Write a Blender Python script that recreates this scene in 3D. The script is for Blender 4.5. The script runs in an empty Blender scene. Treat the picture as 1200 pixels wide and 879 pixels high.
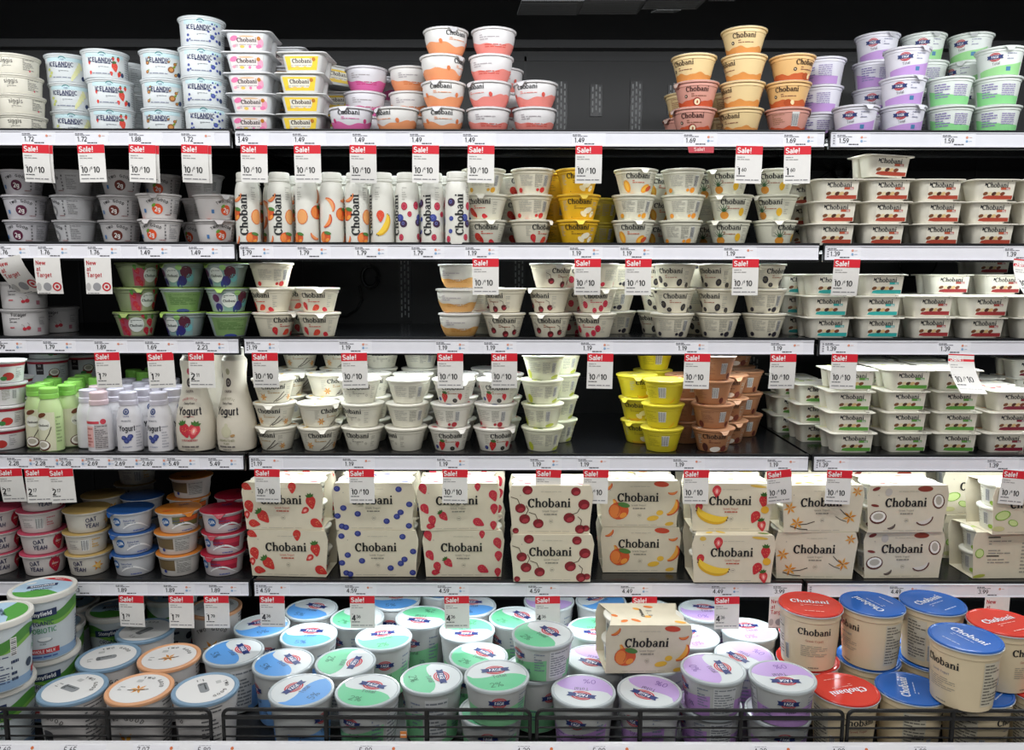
import bpy, bmesh, math, random
from math import sin, cos, pi, radians
from mathutils import Vector, Matrix, Euler
from mathutils.geometry import tessellate_polygon
random.seed(7)
SC = bpy.context.scene
COL = SC.collection
# ------------------------------------------------------------------ camera
CAMZ = 1.45
TH = radians(7.3)
F = 930.0
cam_d = bpy.data.cameras.new('camera'); cam = bpy.data.objects.new('camera', cam_d); COL.objects.link(cam)
cam_d.sensor_fit = 'HORIZONTAL'; cam_d.sensor_width = 36; cam_d.lens = 36*F/1200
cam.location = (0, 0, CAMZ)
cam.rotation_euler = (Matrix.Rotation(pi/2-TH, 4, 'X') @ Matrix.Rotation(radians(0.12), 4, 'Z')).to_euler()
SC.camera = cam
cam_d.clip_start = .02
# ------------------------------------------------------------------ world, lights, exposure
SC.view_settings.view_transform = 'Standard'; SC.view_settings.look = 'None'
SC.view_settings.gamma = 1; SC.view_settings.use_curve_mapping = False
SC.view_settings.exposure = 0.1
w = bpy.data.worlds.new('store_surroundings'); SC.world = w; w.use_nodes = True
w.node_tree.nodes['Background'].inputs[0].default_value = (.92, .95, 1, 1)
w.node_tree.nodes['Background'].inputs[1].default_value = 0.13
def area(name, loc, rot, sx, sy, power, colr=(1, 1, 1), spread=180):
    l = bpy.data.lights.new(name, 'AREA'); l.shape = 'RECTANGLE'; l.size = sx; l.size_y = sy
    l.energy = power; l.color = colr; l.spread = radians(spread)
    o = bpy.data.objects.new(name, l); COL.objects.link(o); o.location = loc; o.rotation_euler = rot
    return o
KEY = .92
# rows of ceiling lights of the shop aisle
area('ceiling_light_row', (0, .25, 3.3), (radians(24), 0, 0), 5.0, .35, 48*KEY, (1, .98, .95))
area('ceiling_light_row', (0, -2.2, 3.3), (radians(48), 0, 0), 6.0, .5, 52*KEY, (1, .985, .96))
area('canopy_light', (0, 1.40, CAMZ+.575), (radians(50), 0, 0), 3.7, .03, 10.5, (.97, .985, 1))
# light of the case: strip under the canopy and strips under the shelves
YF = 1.674            # front of the upper shelves
YB = 2.20             # back wall
def led(x0, x1, z, y, p, colr=(.9, .97, 1)):
    area('shelf_light', ((x0+x1)/2, y, z), (radians(-6), 0, 0), x1-x0, .014, p*(x1-x0), colr, 170)
# ------------------------------------------------------------------ picture coordinates -> place
def ang(py): return math.atan((439.5-py)/F) - TH
def h_at(py, D): return D*math.tan(ang(py))
def d_at(py, h): return h/math.tan(ang(py))
def x_at(px, D, h):
    Zc = D*cos(TH)-h*sin(TH)
    return (px-600)/F*Zc
# shelf rails: centre heights relative to the camera
RAILC = [h_at(y, YF) for y in (163.3, 295.6, 406.3, 542.3, 690.3)]
RH = .0290
SURF = [r+RH/2+.002 for r in RAILC] + [-.937]
YD = 1.383            # front of the bottom deck
DRAIL = h_at(870.5, YD)
FRONT = [YF]*5 + [YD]
# ------------------------------------------------------------------ materials
_m = {}
def lin(c):
    c = c.lstrip('#'); v = [int(c[i:i+2], 16)/255 for i in (0, 2, 4)]
    return [x/12.92 if x <= .04045 else ((x+.055)/1.055)**2.4 for x in v]
def mat(c, rough=.45, metal=0, kind='plastic', emit=0):
    k = (c, rough, metal, kind, emit)
    if k in _m: return _m[k]
    m = bpy.data.materials.new(kind+'_'+c.strip('#')); m.use_nodes = True
    nt = m.node_tree; b = nt.nodes['Principled BSDF']
    l = lin(c)
    b.inputs['Roughness'].default_value = rough; b.inputs['Metallic'].default_value = metal
    b.inputs['Base Color'].default_value = (*l, 1)
    if kind in ('plastic', 'paper', 'metal', 'foil'):
        tc = nt.nodes.new('ShaderNodeTexCoord'); n = nt.nodes.new('ShaderNodeTexNoise')
        n.inputs['Scale'].default_value = {'plastic': 30, 'paper': 60, 'metal': 14, 'foil': 55}[kind]
        n.inputs['Detail'].default_value = 3
        nt.links.new(tc.outputs['Object'], n.inputs['Vector'])
        mx = nt.nodes.new('ShaderNodeMix'); mx.data_type = 'RGBA'
        mx.inputs[6].default_value = (*[x*.94 for x in l], 1); mx.inputs[7].default_value = (*[min(1, x*1.05) for x in l], 1)
        nt.links.new(n.outputs['Fac'], mx.inputs[0]); nt.links.new(mx.outputs[2], b.inputs['Base Color'])
        if kind in ('foil', 'metal'):
            bp = nt.nodes.new('ShaderNodeBump'); bp.inputs['Strength'].default_value = .25 if kind == 'foil' else .08
            bp.inputs['Distance'].default_value = .002
            nt.links.new(n.outputs['Fac'], bp.inputs['Height']); nt.links.new(bp.outputs[0], b.inputs['Normal'])
    if emit:
        b.inputs['Emission Color'].default_value = (*l, 1); b.inputs['Emission Strength'].default_value = emit
    _m[k] = m
    return m
def clear_mat(name, c='#ffffff', rough=.08, alpha=.25):
    k = (name, c)
    if k in _m: return _m[k]
    m = bpy.data.materials.new(name); m.use_nodes = True
    b = m.node_tree.nodes['Principled BSDF']
    b.inputs['Base Color'].default_value = (*lin(c), 1); b.inputs['Roughness'].default_value = rough
    b.inputs['Alpha'].default_value = alpha
    _m[k] = m
    return m
def ink(c): return mat(c, .5, 0, 'ink')
# ------------------------------------------------------------------ mesh collecting
class MB:
    def __init__(s): s.v = []; s.f = []; s.mi = []; s.m = []
    def slot(s, m):
        if m not in s.m: s.m.append(m)
        return s.m.index(m)
    def add(s, vs, fs, m):
        o = len(s.v); s.v.extend(tuple(v) for v in vs); k = s.slot(m)
        for f in fs: s.f.append([i+o for i in f]); s.mi.append(k)
    def box(s, x0, x1, y0, y1, z0, z1, m):
        s.add([(x0,y0,z0),(x1,y0,z0),(x1,y1,z0),(x0,y1,z0),(x0,y0,z1),(x1,y0,z1),(x1,y1,z1),(x0,y1,z1)],
              [(3,2,1,0),(4,5,6,7),(0,1,5,4),(1,2,6,5),(2,3,7,6),(3,0,4,7)], m)
    def lathe(s, prof, m, n=32, sx=1, sy=1):
        # prof: (r, z) or (r, z, mat)
        vs = []
        for p in prof:
            for i in range(n):
                a = 2*pi*i/n; vs.append((p[0]*cos(a)*sx, p[0]*sin(a)*sy, p[1]))
        o = len(s.v); s.v.extend(vs)
        for j in range(len(prof)-1):
            mm = s.slot(prof[j][2] if len(prof[j]) > 2 else m)
            for i in range(n):
                i2 = (i+1) % n
                s.f.append([o+j*n+i, o+j*n+i2, o+(j+1)*n+i2, o+(j+1)*n+i]); s.mi.append(mm)
        s.f.append([o+i for i in range(n)][::-1]); s.mi.append(s.slot(prof[0][2] if len(prof[0]) > 2 else m))
        s.f.append([o+(len(prof)-1)*n+i for i in range(n)]); s.mi.append(s.slot(prof[-2][2] if len(prof[-2]) > 2 else m))
    def loft(s, loops, m, cap0=True, cap1=True):
        n = len(loops[0]); o = len(s.v); k = s.slot(m)
        for l in loops: s.v.extend(tuple(p) for p in l)
        for j in range(len(loops)-1):
            for i in range(n):
                i2 = (i+1) % n
                s.f.append([o+j*n+i, o+j*n+i2, o+(j+1)*n+i2, o+(j+1)*n+i]); s.mi.append(k)
        if cap0: s.f.append([o+i for i in range(n)][::-1]); s.mi.append(k)
        if cap1: s.f.append([o+(len(loops)-1)*n+i for i in range(n)]); s.mi.append(k)
    def tube(s, pts, r, m, n=8, closed=False):
        pts = [Vector(p) for p in pts]; loops = []
        N = len(pts)
        for i, p in enumerate(pts):
            a = pts[i-1] if (i > 0 or closed) else p; b = pts[(i+1) % N] if (i < N-1 or closed) else p
            t = (b-a).normalized(); u = t.cross(Vector((0, 0, 1)))
            if u.length < .1: u = t.cross(Vector((0, 1, 0)))
            u.normalize(); v = t.cross(u)
            if loops:
                # keep frames aligned
                pu = lastu; u2 = pu-t*pu.dot(t)
                if u2.length > .01: u = u2.normalized(); v = t.cross(u)
            lastu = u
            loops.append([p+(u*cos(2*pi*k/n)+v*sin(2*pi*k/n))*r for k in range(n)])
        if closed: loops.append(loops[0])
        s.loft(loops, m, not closed, not closed)
    def mesh(s, name):
        me = bpy.data.meshes.new(name); me.from_pydata(s.v, [], s.f)
        for m in s.m: me.materials.append(m)
        me.polygons.foreach_set('material_index', s.mi)
        me.polygons.foreach_set('use_smooth', [True]*len(me.polygons))
        me.update()
        try: me.set_sharp_from_angle(angle=radians(32))
        except Exception: pass
        return me
    def build(s, name, parent=None, loc=(0, 0, 0)):
        o = bpy.data.objects.new(name, s.mesh(name)); COL.objects.link(o); o.location = loc
        if parent: o.parent = parent
        return o
def rrect(x0, x1, y0, y1, r, z, n=4):
    out = []
    for cx, cy, a0 in ((x1-r, y1-r, 0), (x0+r, y1-r, 90), (x0+r, y0+r, 180), (x1-r, y0+r, 270)):
        for i in range(n+1):
            a = radians(a0+90*i/n); out.append((cx+r*cos(a), cy+r*sin(a), z))
    return out
# ------------------------------------------------------------------ surfaces on which labels are printed
class Cone:
    def __init__(s, prof, rref, a0=0, n=32, sx=1, sy=1): s.p = prof; s.r = rref; s.a0 = a0; s.sx = sx; s.sy = sy; s.zs = .0045 if len(prof) > 9 and prof[0][0] < .03 else .012
    def rad(s, z):
        p = s.p
        for i in range(len(p)-1):
            if p[i][1] <= z <= p[i+1][1] and p[i+1][1] > p[i][1]:
                t = (z-p[i][1])/(p[i+1][1]-p[i][1]); return p[i][0]+(p[i+1][0]-p[i][0])*t
        return p[-1][0] if z > p[-1][1] else p[0][0]
    def pt(s, x, z, L):
        a = x/s.r+s.a0; r = s.rad(z)+.00035+.00022*L
        return (r*sin(a)*s.sx, -r*cos(a)*s.sy, z)
class Plane:
    def __init__(s, o, u, v, bend=0):
        s.o = Vector(o); s.u = Vector(u).normalized(); s.v = Vector(v).normalized(); s.n = s.u.cross(s.v); s.b = bend
    def pt(s, x, y, L): return s.o+s.u*x+s.v*y+s.n*(.00025+.0002*L + s.b*y*y)
class Disc:
    def __init__(s, z, fl=None): s.z = z
    def pt(s, x, y, L): return (x, y, s.z+.0003+.0002*L)
# plain sans letters written as strokes: each glyph is (width, strokes); a stroke is a list of points,
# or an arc (cx, cy, rx, ry, from, to) in degrees; cap height 1, small letters .72
SF = {
'0': (.60, [(.30, .5, .24, .44, 0, 360)]), '1': (.44, [[(.10, .78), (.28, .94), (.28, 0)]]),
'2': (.60, [(.30, .70, .23, .24, 165, -20), [(.51, .60), (.07, .06), (.56, .06)]]), '3': (.60, [(.28, .72, .22, .22, 160, -90), (.28, .27, .24, .23, 90, -160)]),
'4': (.62, [[(.42, 0), (.42, .95), (.05, .28), (.60, .28)]]), '5': (.60, [[(.50, .94), (.14, .94), (.10, .50)], (.28, .31, .24, .26, 130, -155)]),
'6': (.60, [(.30, .31, .23, .26, 0, 360), [(.08, .34), (.18, .70), (.40, .95)]]), '7': (.56, [[(.05, .94), (.52, .94), (.20, 0)]]),
'8': (.60, [(.30, .72, .20, .21, 0, 360), (.30, .27, .24, .23, 0, 360)]), '9': (.60, [(.30, .67, .23, .26, 0, 360), [(.52, .64), (.42, .30), (.20, .05)]]),
'.': (.28, [[(.14, 0), (.14, .13)]]), '!': (.30, [[(.15, .28), (.15, 1)], [(.15, 0), (.15, .13)]]), '/': (.40, [[(.02, 0), (.36, 1)]]), '-': (.40, [[(.06, .4), (.34, .4)]]),
'$': (.60, [(.30, .70, .22, .22, 20, 270), (.30, .27, .22, .21, 90, -160), [(.30, -.08), (.30, 1.08)]]), '%': (.86, [(.20, .74, .14, .18, 0, 360), (.66, .24, .14, .18, 0, 360), [(.20, 0), (.66, 1)]]),
'A': (.70, [[(.04, 0), (.35, .96), (.66, 0)], [(.15, .32), (.55, .32)]]), 'B': (.66, [[(.36, .94), (.12, .94), (.12, .06), (.36, .06)], [(.12, .52), (.36, .52)], (.36, .73, .20, .21, 90, -90), (.36, .29, .24, .23, 90, -90)]),
'C': (.74, [(.40, .5, .31, .44, 45, 315)]), 'D': (.72, [[(.32, .94), (.12, .94), (.12, .06), (.32, .06)], (.32, .5, .32, .44, 90, -90)]), 'E': (.60, [[(.54, .94), (.12, .94), (.12, .06), (.54, .06)], [(.12, .51), (.50, .51)]]),
'F': (.58, [[(.54, .94), (.12, .94), (.12, 0)], [(.12, .50), (.48, .50)]]), 'G': (.78, [(.40, .5, .31, .44, 45, 345), [(.46, .44), (.70, .44), (.70, .06)]]), 'H': (.72, [[(.12, 0), (.12, 1)], [(.60, 0), (.60, 1)], [(.12, .51), (.60, .51)]]),
'I': (.28, [[(.14, 0), (.14, 1)]]), 'K': (.68, [[(.12, 0), (.12, 1)], [(.60, .98), (.14, .44)], [(.28, .58), (.62, .02)]]), 'L': (.56, [[(.12, 1), (.12, .06), (.52, .06)]]),
'M': (.84, [[(.12, 0), (.12, .95), (.42, .20), (.72, .95), (.72, 0)]]), 'N': (.74, [[(.12, 0), (.12, .95), (.62, .05), (.62, 1)]]), 'O': (.80, [(.40, .5, .31, .44, 0, 360)]),
'P': (.64, [[(.12, 0), (.12, .94), (.36, .94)], [(.12, .46), (.36, .46)], (.36, .70, .22, .24, 90, -90)]), 'R': (.68, [[(.12, 0), (.12, .94), (.36, .94)], [(.12, .48), (.36, .48)], (.36, .71, .22, .23, 90, -90), [(.36, .46), (.60, 0)]]),
'S': (.66, [(.33, .72, .23, .22, 20, 270), (.33, .28, .24, .22, 90, -160)]), 'T': (.62, [[(.02, .94), (.60, .94)], [(.31, 0), (.31, .94)]]), 'U': (.72, [[(.12, 1), (.12, .34)], (.36, .34, .24, .28, 180, 360), [(.60, .34), (.60, 1)]]),
'W': (.96, [[(.03, .98), (.26, .04), (.48, .94), (.70, .04), (.93, .98)]]), 'Y': (.66, [[(.03, .98), (.33, .44), (.63, .98)], [(.33, 0), (.33, .46)]]),
'a': (.56, [(.26, .22, .19, .17, 60, 300), (.27, .50, .18, .16, 150, 0), [(.46, .52), (.46, 0)], [(.30, .40), (.46, .40)], [(.30, .05), (.46, .12)]]), 'b': (.60, [[(.11, 0), (.11, 1)], (.32, .36, .20, .30, 0, 360)]), 'c': (.52, [(.29, .36, .20, .30, 50, 310)]),
'd': (.60, [[(.49, 0), (.49, 1)], (.28, .36, .20, .30, 0, 360)]), 'e': (.58, [(.29, .36, .21, .30, 0, 320), [(.09, .37), (.50, .37)]]), 'f': (.34, [(.30, .80, .14, .15, 100, 180), [(.16, .80), (.16, 0)], [(.03, .66), (.32, .66)]]),
'g': (.60, [(.28, .38, .20, .28, 0, 360), [(.49, .70), (.49, -.08)], (.28, -.06, .21, .18, 0, -150)]), 'i': (.24, [[(.12, 0), (.12, .72)], [(.12, .86), (.12, 1)]]), 'k': (.54, [[(.11, 0), (.11, 1)], [(.48, .70), (.13, .30)], [(.24, .42), (.50, 0)]]), 'l': (.24, [[(.12, 0), (.12, 1)]]),
'm': (.86, [[(.11, 0), (.11, .72)], (.27, .48, .16, .19, 180, 0), [(.43, .48), (.43, 0)], (.59, .48, .16, .19, 180, 0), [(.75, .48), (.75, 0)]]), 'n': (.58, [[(.11, 0), (.11, .72)], (.29, .46, .18, .20, 180, 0), [(.47, .46), (.47, 0)]]), 'o': (.60, [(.30, .36, .21, .30, 0, 360)]),
'p': (.60, [[(.11, -.26), (.11, .72)], (.32, .36, .20, .30, 0, 360)]), 'r': (.38, [[(.11, 0), (.11, .72)], (.31, .44, .20, .22, 175, 85)]), 's': (.52, [(.26, .51, .16, .15, 20, 270), (.26, .21, .18, .15, 90, -160)]), 't': (.34, [[(.16, .92), (.16, .12), (.30, .06)], [(.03, .66), (.30, .66)]]),
'u': (.58, [[(.11, .72), (.11, .26)], (.29, .26, .18, .20, 180, 360), [(.47, 0), (.47, .72)]]), 'v': (.54, [[(.04, .70), (.27, .04), (.50, .70)]]), 'w': (.78, [[(.04, .70), (.20, .04), (.39, .68), (.58, .04), (.74, .70)]]), 'y': (.54, [[(.04, .70), (.28, .06)], [(.50, .70), (.26, -.10), (.08, -.22)]]),
}
_gt = {}
def glyphs(txt, bold):
    key_ = (txt, bold)
    if key_ in _gt: return _gt[key_]
    vs, fs, x = [], [], 0; hw = (.055, .075, .092)[bold]
    def quad(a, b, c, d):
        o = len(vs); q = [a, b, c, d]
        ar = sum(q[i-1][0]*q[i][1]-q[i][0]*q[i-1][1] for i in range(4))
        if ar < 0: q.reverse()
        vs.extend((p[0]*.72, p[1]*.72-.36) for p in q); fs.append([o, o+1, o+2, o+3])
    for ch in txt:
        if ch == ' ': x += .34; continue
        wd, st = SF[ch]
        for s_ in st:
            if isinstance(s_, tuple):
                cx, cy, rx, ry, a0, a1 = s_; n = max(4, int(abs(a1-a0)/30))
                for i in range(n):
                    a, b = radians(a0+(a1-a0)*i/n), radians(a0+(a1-a0)*(i+1)/n)
                    quad(*[(x+cx+(rx+e)*cos(t), cy+(ry+e*.9)*sin(t)) for t, e in ((a, hw), (b, hw), (b, -hw), (a, -hw))])
            else:
                for (ax, ay), (bx, by) in zip(s_, s_[1:]):
                    dx, dy = bx-ax, by-ay; l = math.hypot(dx, dy); ux, uy = dx/l, dy/l; e = hw*.5 if len(s_) > 2 else 0
                    ax -= ux*e*(s_[0] != (ax, ay)); ay -= uy*e*(s_[0] != (ax, ay)); bx += ux*e*(s_[-1] != (bx, by)); by += uy*e*(s_[-1] != (bx, by))
                    quad((x+ax-uy*hw, ay+ux*hw), (x+bx-uy*hw, by+ux*hw), (x+bx+uy*hw, by-ux*hw), (x+ax+uy*hw, ay-ux*hw))
        x += wd+.06
    x0 = min(v[0] for v in vs); x1 = max(v[0] for v in vs)
    _gt[key_] = ([(a-(x0+x1)/2, b) for a, b in vs], fs, x1-x0)
    return _gt[key_]
def cut(poly, ax, step):
    """split a convex polygon into strips so that it can follow a curved wall"""
    lo = min(p[ax] for p in poly); hi = max(p[ax] for p in poly)
    if hi-lo < step*1.3: return [poly]
    out = []; n = int(math.ceil((hi-lo)/step)); w_ = (hi-lo)/n
    def half(pl, c, keep_lo):
        r = []
        for i, p in enumerate(pl):
            q = pl[i-1]; pi_, qi = (p[ax] <= c) == keep_lo or p[ax] == c, (q[ax] <= c) == keep_lo or q[ax] == c
            if pi_ != qi:
                t = (c-q[ax])/(p[ax]-q[ax]); r.append((q[0]+(p[0]-q[0])*t, q[1]+(p[1]-q[1])*t))
            if pi_: r.append(p)
        return r
    rest = poly
    for k in range(1, n):
        c = lo+w_*k; a = half(rest, c, True); rest = half(rest, c, False)
        if len(a) > 2: out.append(a)
        if len(rest) < 3: break
    if len(rest) > 2: out.append(rest)
    return out
def serif_word():
    # heavy old-style letters C h o b a n i, drawn as overlapping strokes; x-height 1
    P = []
    def ring(cx, cy, rx, ry, wx, wy, a0, a1, n=14):
        for i in range(n):
            q = []
            for a, R in ((a0+(a1-a0)*i/n, 1), (a0+(a1-a0)*(i+1)/n, 1), (a0+(a1-a0)*(i+1)/n, 0), (a0+(a1-a0)*i/n, 0)):
                a = radians(a); q.append((cx+(rx-(0 if R else wx))*cos(a), cy+(ry-(0 if R else wy))*sin(a)))
            P.append(q)
    def box(x0, x1, y0, y1): P.append([(x0, y0), (x1, y0), (x1, y1), (x0, y1)])
    x = 0
    ring(x+.66, .68, .68, .76, .38, .19, 42, 318); P.append([(x+1.0, 1.4), (x+1.17, 1.4), (x+1.17, .86), (x+1.06, .86), (x+.9, 1.25)]); x += 1.28
    def hn(x, top):
        box(x+.10, x+.42, 0, top); P.append([(x, top-.12), (x+.14, top), (x+.4, top), (x+.14, top-.14)]); box(x, x+.52, 0, .1)
        ring(x+.62, .62, .42, .41, .30, .18, 0, 155, 8); box(x+.72, x+1.04, 0, .64); box(x+.64, x+1.14, 0, .1)
    hn(x, 1.52); x += 1.22
    ring(x+.5, .5, .54, .55, .32, .16, 0, 360); x += 1.1
    box(x+.08, x+.40, 0, 1.5); P.append([(x-.02, 1.4), (x+.12, 1.52), (x+.37, 1.52), (x+.12, 1.36)]); ring(x+.58, .5, .52, .55, .31, .16, -150, 150); x += 1.18
    ring(x+.45, .66, .40, .37, .26, .12, 0, 160, 8); box(x+.56, x+.88, .06, .68); ring(x+.42, .29, .40, .33, .26, .14, 0, 360); box(x+.8, x+1.0, 0, .12); x += 1.05
    hn(x, 1.0); x += 1.22
    box(x+.10, x+.42, 0, 1.0); box(x, x+.52, 0, .12); P.append([(x, .88), (x+.14, 1.0), (x+.4, 1.0), (x+.14, .86)])
    P.append([(x+.26+.17*cos(radians(a)), 1.34+.17*sin(radians(a))) for a in range(0, 360, 45)]); x += .52
    return [[(a-x/2, (b-.6)*1.1) for a, b in q] for q in P], x
WORD, WORDW = serif_word()
class Draw:
    def __init__(s, mb, surf, x=0, y=0, sc=1): s.mb = mb; s.sf = surf; s.x = x; s.y = y; s.sc = sc
    def emit(s, vs, fs, c, L):
        """vs: label coordinates, fs: convex faces"""
        vs = [(s.x+x*s.sc, s.y+y*s.sc) for x, y in vs]; m = ink(c)
        if not isinstance(s.sf, Cone):
            s.mb.add([s.sf.pt(x, y, L) for x, y in vs], fs, m); return
        V = []; Fc = []
        for f in fs:
            for a in cut([vs[i] for i in f], 0, .0042):
                for b in cut(a, 1, s.sf.zs):
                    o = len(V); V += [s.sf.pt(x, y, L) for x, y in b]; Fc.append(tuple(range(o, len(V))))
        s.mb.add(V, Fc, m)
    def poly(s, pts, c, L=1):
        tri = tessellate_polygon([[Vector((p[0], p[1], 0)) for p in pts]])
        out = []
        for t in tri:
            a, b, d = [pts[i] for i in t]
            cr = (b[0]-a[0])*(d[1]-a[1])-(b[1]-a[1])*(d[0]-a[0])
            out.append(t if cr > 0 else (t[0], t[2], t[1]))
        s.emit(pts, out, c, L)
    def quad(s, pts, c, L=1): s.emit(pts, [tuple(range(len(pts)))], c, L)
    def rect(s, x0, x1, y0, y1, c, L=1, nx=None):
        s.emit([(x0, y0), (x1, y0), (x1, y1), (x0, y1)], [(0, 1, 2, 3)], c, L)
    def ell(s, cx, cy, rx, ry, c, rot=0, L=1, n=14):
        r = radians(rot); vs = [(cx, cy)]
        for i in range(n):
            a = 2*pi*i/n; u = rx*cos(a); v = ry*sin(a)
            vs.append((cx+u*cos(r)-v*sin(r), cy+u*sin(r)+v*cos(r)))
        s.emit(vs, [(0, i+1, (i+1) % n+1) for i in range(n)], c, L)
    def ring(s, cx, cy, r0, r1, c, a0=0, a1=360, L=1, n=18):
        vs = []
        for i in range(n+1):
            a = radians(a0+(a1-a0)*i/n)
            vs += [(cx+r0*cos(a), cy+r0*sin(a)), (cx+r1*cos(a), cy+r1*sin(a))]
        s.emit(vs, [(2*i, 2*i+1, 2*i+3, 2*i+2) for i in range(n)], c, L)
    def band(s, x0, x1, lo, hi, c, L=0, n=40):
        vs = []
        for i in range(n+1):
            t = i/n; x = x0+(x1-x0)*t; vs += [(x, lo(t)), (x, hi(t))]
        s.emit(vs, [(2*i, 2*i+2, 2*i+3, 2*i+1) for i in range(n)], c, L)
    def line(s, pts, w_, c, L=1):
        for (ax, ay), (bx, by) in zip(pts, pts[1:]):
            dx, dy = bx-ax, by-ay; l = math.hypot(dx, dy) or 1; nx, ny = -dy/l*w_/2, dx/l*w_/2
            s.quad([(ax-nx, ay-ny), (bx-nx, by-ny), (bx+nx, by+ny), (ax+nx, ay+ny)], c, L)
    def text(s, t, cx, cy, h, c, bold=1, L=2, rot=0, maxw=None, sx=1):
        vs, fs, wd = glyphs(t, bold); k = h/.72
        kx = k*sx
        if maxw and wd*kx > maxw: kx = maxw/wd
        r = radians(rot)
        s.emit([(cx+x*kx*cos(r)-y*k*sin(r), cy+x*kx*sin(r)+y*k*cos(r)) for x, y in vs], fs, c, L)
    def arctext(s, t, cx, cy, R, h, c, a_mid=90, bold=1, L=2, adv=.95, down=False):
        n = len(t); step = math.degrees(h*adv/R)
        for i, ch in enumerate(t):
            if ch == ' ': continue
            k = (i-(n-1)/2)*step
            a = a_mid-k if not down else a_mid+k
            s.text(ch, cx+R*cos(radians(a)), cy+R*sin(radians(a)), h, c, bold, L, a-90 if not down else a+90)
    def word(s, cx, cy, wd, c='#16181c', L=2, rot=0):
        k = wd/WORDW; r = radians(rot)
        for q in WORD:
            s.quad([(cx+x*k*cos(r)-y*k*sin(r), cy+x*k*sin(r)+y*k*cos(r)) for x, y in q], c, L)
    def bars(s, x0, x1, y0, y1, n, c, L=1, t=.42, seed=1):
        rr = random.Random(seed); st = (y1-y0)/n
        for j in range(n):
            y = y1-st*(j+.5); x = x0
            while x < x1-.0008:
                l = min(rr.uniform(.1, .4)*(x1-x0), x1-x)
                s.rect(x, x+l, y-st*t/2, y+st*t/2, c, L); x += l+(x1-x0)*.04
                if rr.random() < .12: break
    def barcode(s, x0, x1, y0, y1, L=1, v=False):
        s.rect(x0, x1, y0, y1, '#e9e9e6', L)
        n = 9
        for i in range(n):
            if v: a = y0+(y1-y0)*(i+.3)/(n+.3); s.rect(x0+.001, x1-.001, a, a+(y1-y0)/n*(.35 if i % 3 else .6), '#3a3d44', L+1)
            else: a = x0+(x1-x0)*(i+.3)/(n+.3); s.rect(a, a+(x1-x0)/n*(.35 if i % 3 else .6), y0+.001, y1-.001, '#3a3d44', L+1, 1)
    # ---- fruit
    def leaf(s, x, y, r, rot=0, c='#3f6b2c', L=3):
        for k in (-50, -18, 18, 50):
            a = radians(rot+90+k); b = radians(rot+90+k+25); d = radians(rot+90+k-25)
            s.quad([(x, y), (x+r*.6*cos(d), y+r*.6*sin(d)), (x+r*cos(a), y+r*sin(a)), (x+r*.6*cos(b), y+r*.6*sin(b))], c, L)
    def straw(s, x, y, r, rot=0, lf=False, c='#c62732', L=1, cut=False):
        q = radians(rot); pts = []
        for i in range(16):
            a = 2*pi*i/16; rr = r*(1+.12*sin(a)) if sin(a) > 0 else r*(1-.05*abs(cos(a)))
            u = rr*cos(a)*(.82 if sin(a) > 0 else .82*(1+.45*sin(a))); v = rr*sin(a)*(1.0 if sin(a) > 0 else 1.25)
            pts.append((x+u*cos(q)-v*sin(q), y+u*sin(q)+v*cos(q)))
        s.fan((x, y), pts, c, L)
        if r > .0055:
            rr = random.Random(int(abs(x)*1e5))
            for k in range(10):
                a = rr.uniform(0, 6.28); e = rr.uniform(.15, .7)*r
                s.ell(x+e*cos(a), y+e*sin(a), r*.05, r*.07, '#e89a62', 0, L+1, 5)
        if cut: s.ell(x, y, r*.38, r*.6, '#e8787a', rot, L+1, 10); s.ell(x, y, r*.14, r*.35, '#f3c9bd', rot, L+2, 8)
        if lf: s.leaf(x-r*.75*sin(q), y+r*.75*cos(q), r*.9, rot, L=L+2)
    def fan(s, c0, pts, c, L):
        n = len(pts); s.emit([c0]+list(pts), [(0, i+1, (i+1) % n+1) for i in range(n)], c, L)
    def blue(s, x, y, r, L=1, c='#2c3577'):
        s.ell(x, y, r, r*.92, c, 0, L, 12)
        if r > .0022: s.ring(x-r*.1, y+r*.1, r*.22, r*.42, '#5d68ad', 0, 360, L+1, 8)
    def rasp(s, x, y, r, rot=0, c='#a81f3e', L=1):
        s.ell(x, y, r*.85, r, c, rot, L, 12)
        if r > .0028:
            for k in range(7):
                a = k*.9; s.ell(x+r*.5*cos(a), y+r*.55*sin(a), r*.2, r*.2, '#d0455e', 0, L+1, 6)
    def cherry(s, x, y, r, rot=0, L=1, stem=True, c='#7e1722'):
        s.ell(x, y, r, r*.92, c, 0, L, 14)
        if r > .0035: s.ell(x+r*.1, y-r*.3, r*.6, r*.4, '#a4303a', 20, L+1, 10)
        if stem:
            q = radians(rot+90); s.line([(x, y+r*.4), (x+r*1.6*cos(q), y+r*1.9*sin(q)), (x+r*2.8*cos(q+.35), y+r*2.6*sin(q+.2))], r*.13, '#4a3420', L+1)
    def black(s, x, y, r, rot=0, L=1):
        s.ell(x, y, r*.8, r, '#26222c', rot, L, 12)
        if r > .0028: s.ell(x, y+r*.1, r*.4, r*.5, '#4f4b3d', rot, L+1, 8)
    def peach(s, x, y, r, L=1, lf=True):
        s.ell(x, y, r, r*.9, '#d1562a', 0, L, 18); s.ell(x-r*.38, y-r*.05, r*.52, r*.70, '#e2803a', 8, L+1, 12); s.ell(x+r*.45, y-r*.45, r*.38, r*.26, '#e8963c', 30, L+1, 10)
        s.ring(x-r*.95, y+r*.15, r*1.0, r*1.05, '#a83a1c', -38, 42, L+2, 8)
        if lf: s.ell(x+r*.50, y+r*.62, r*.62, r*.26, '#4c7c3a', -12, L+3, 12)
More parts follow.
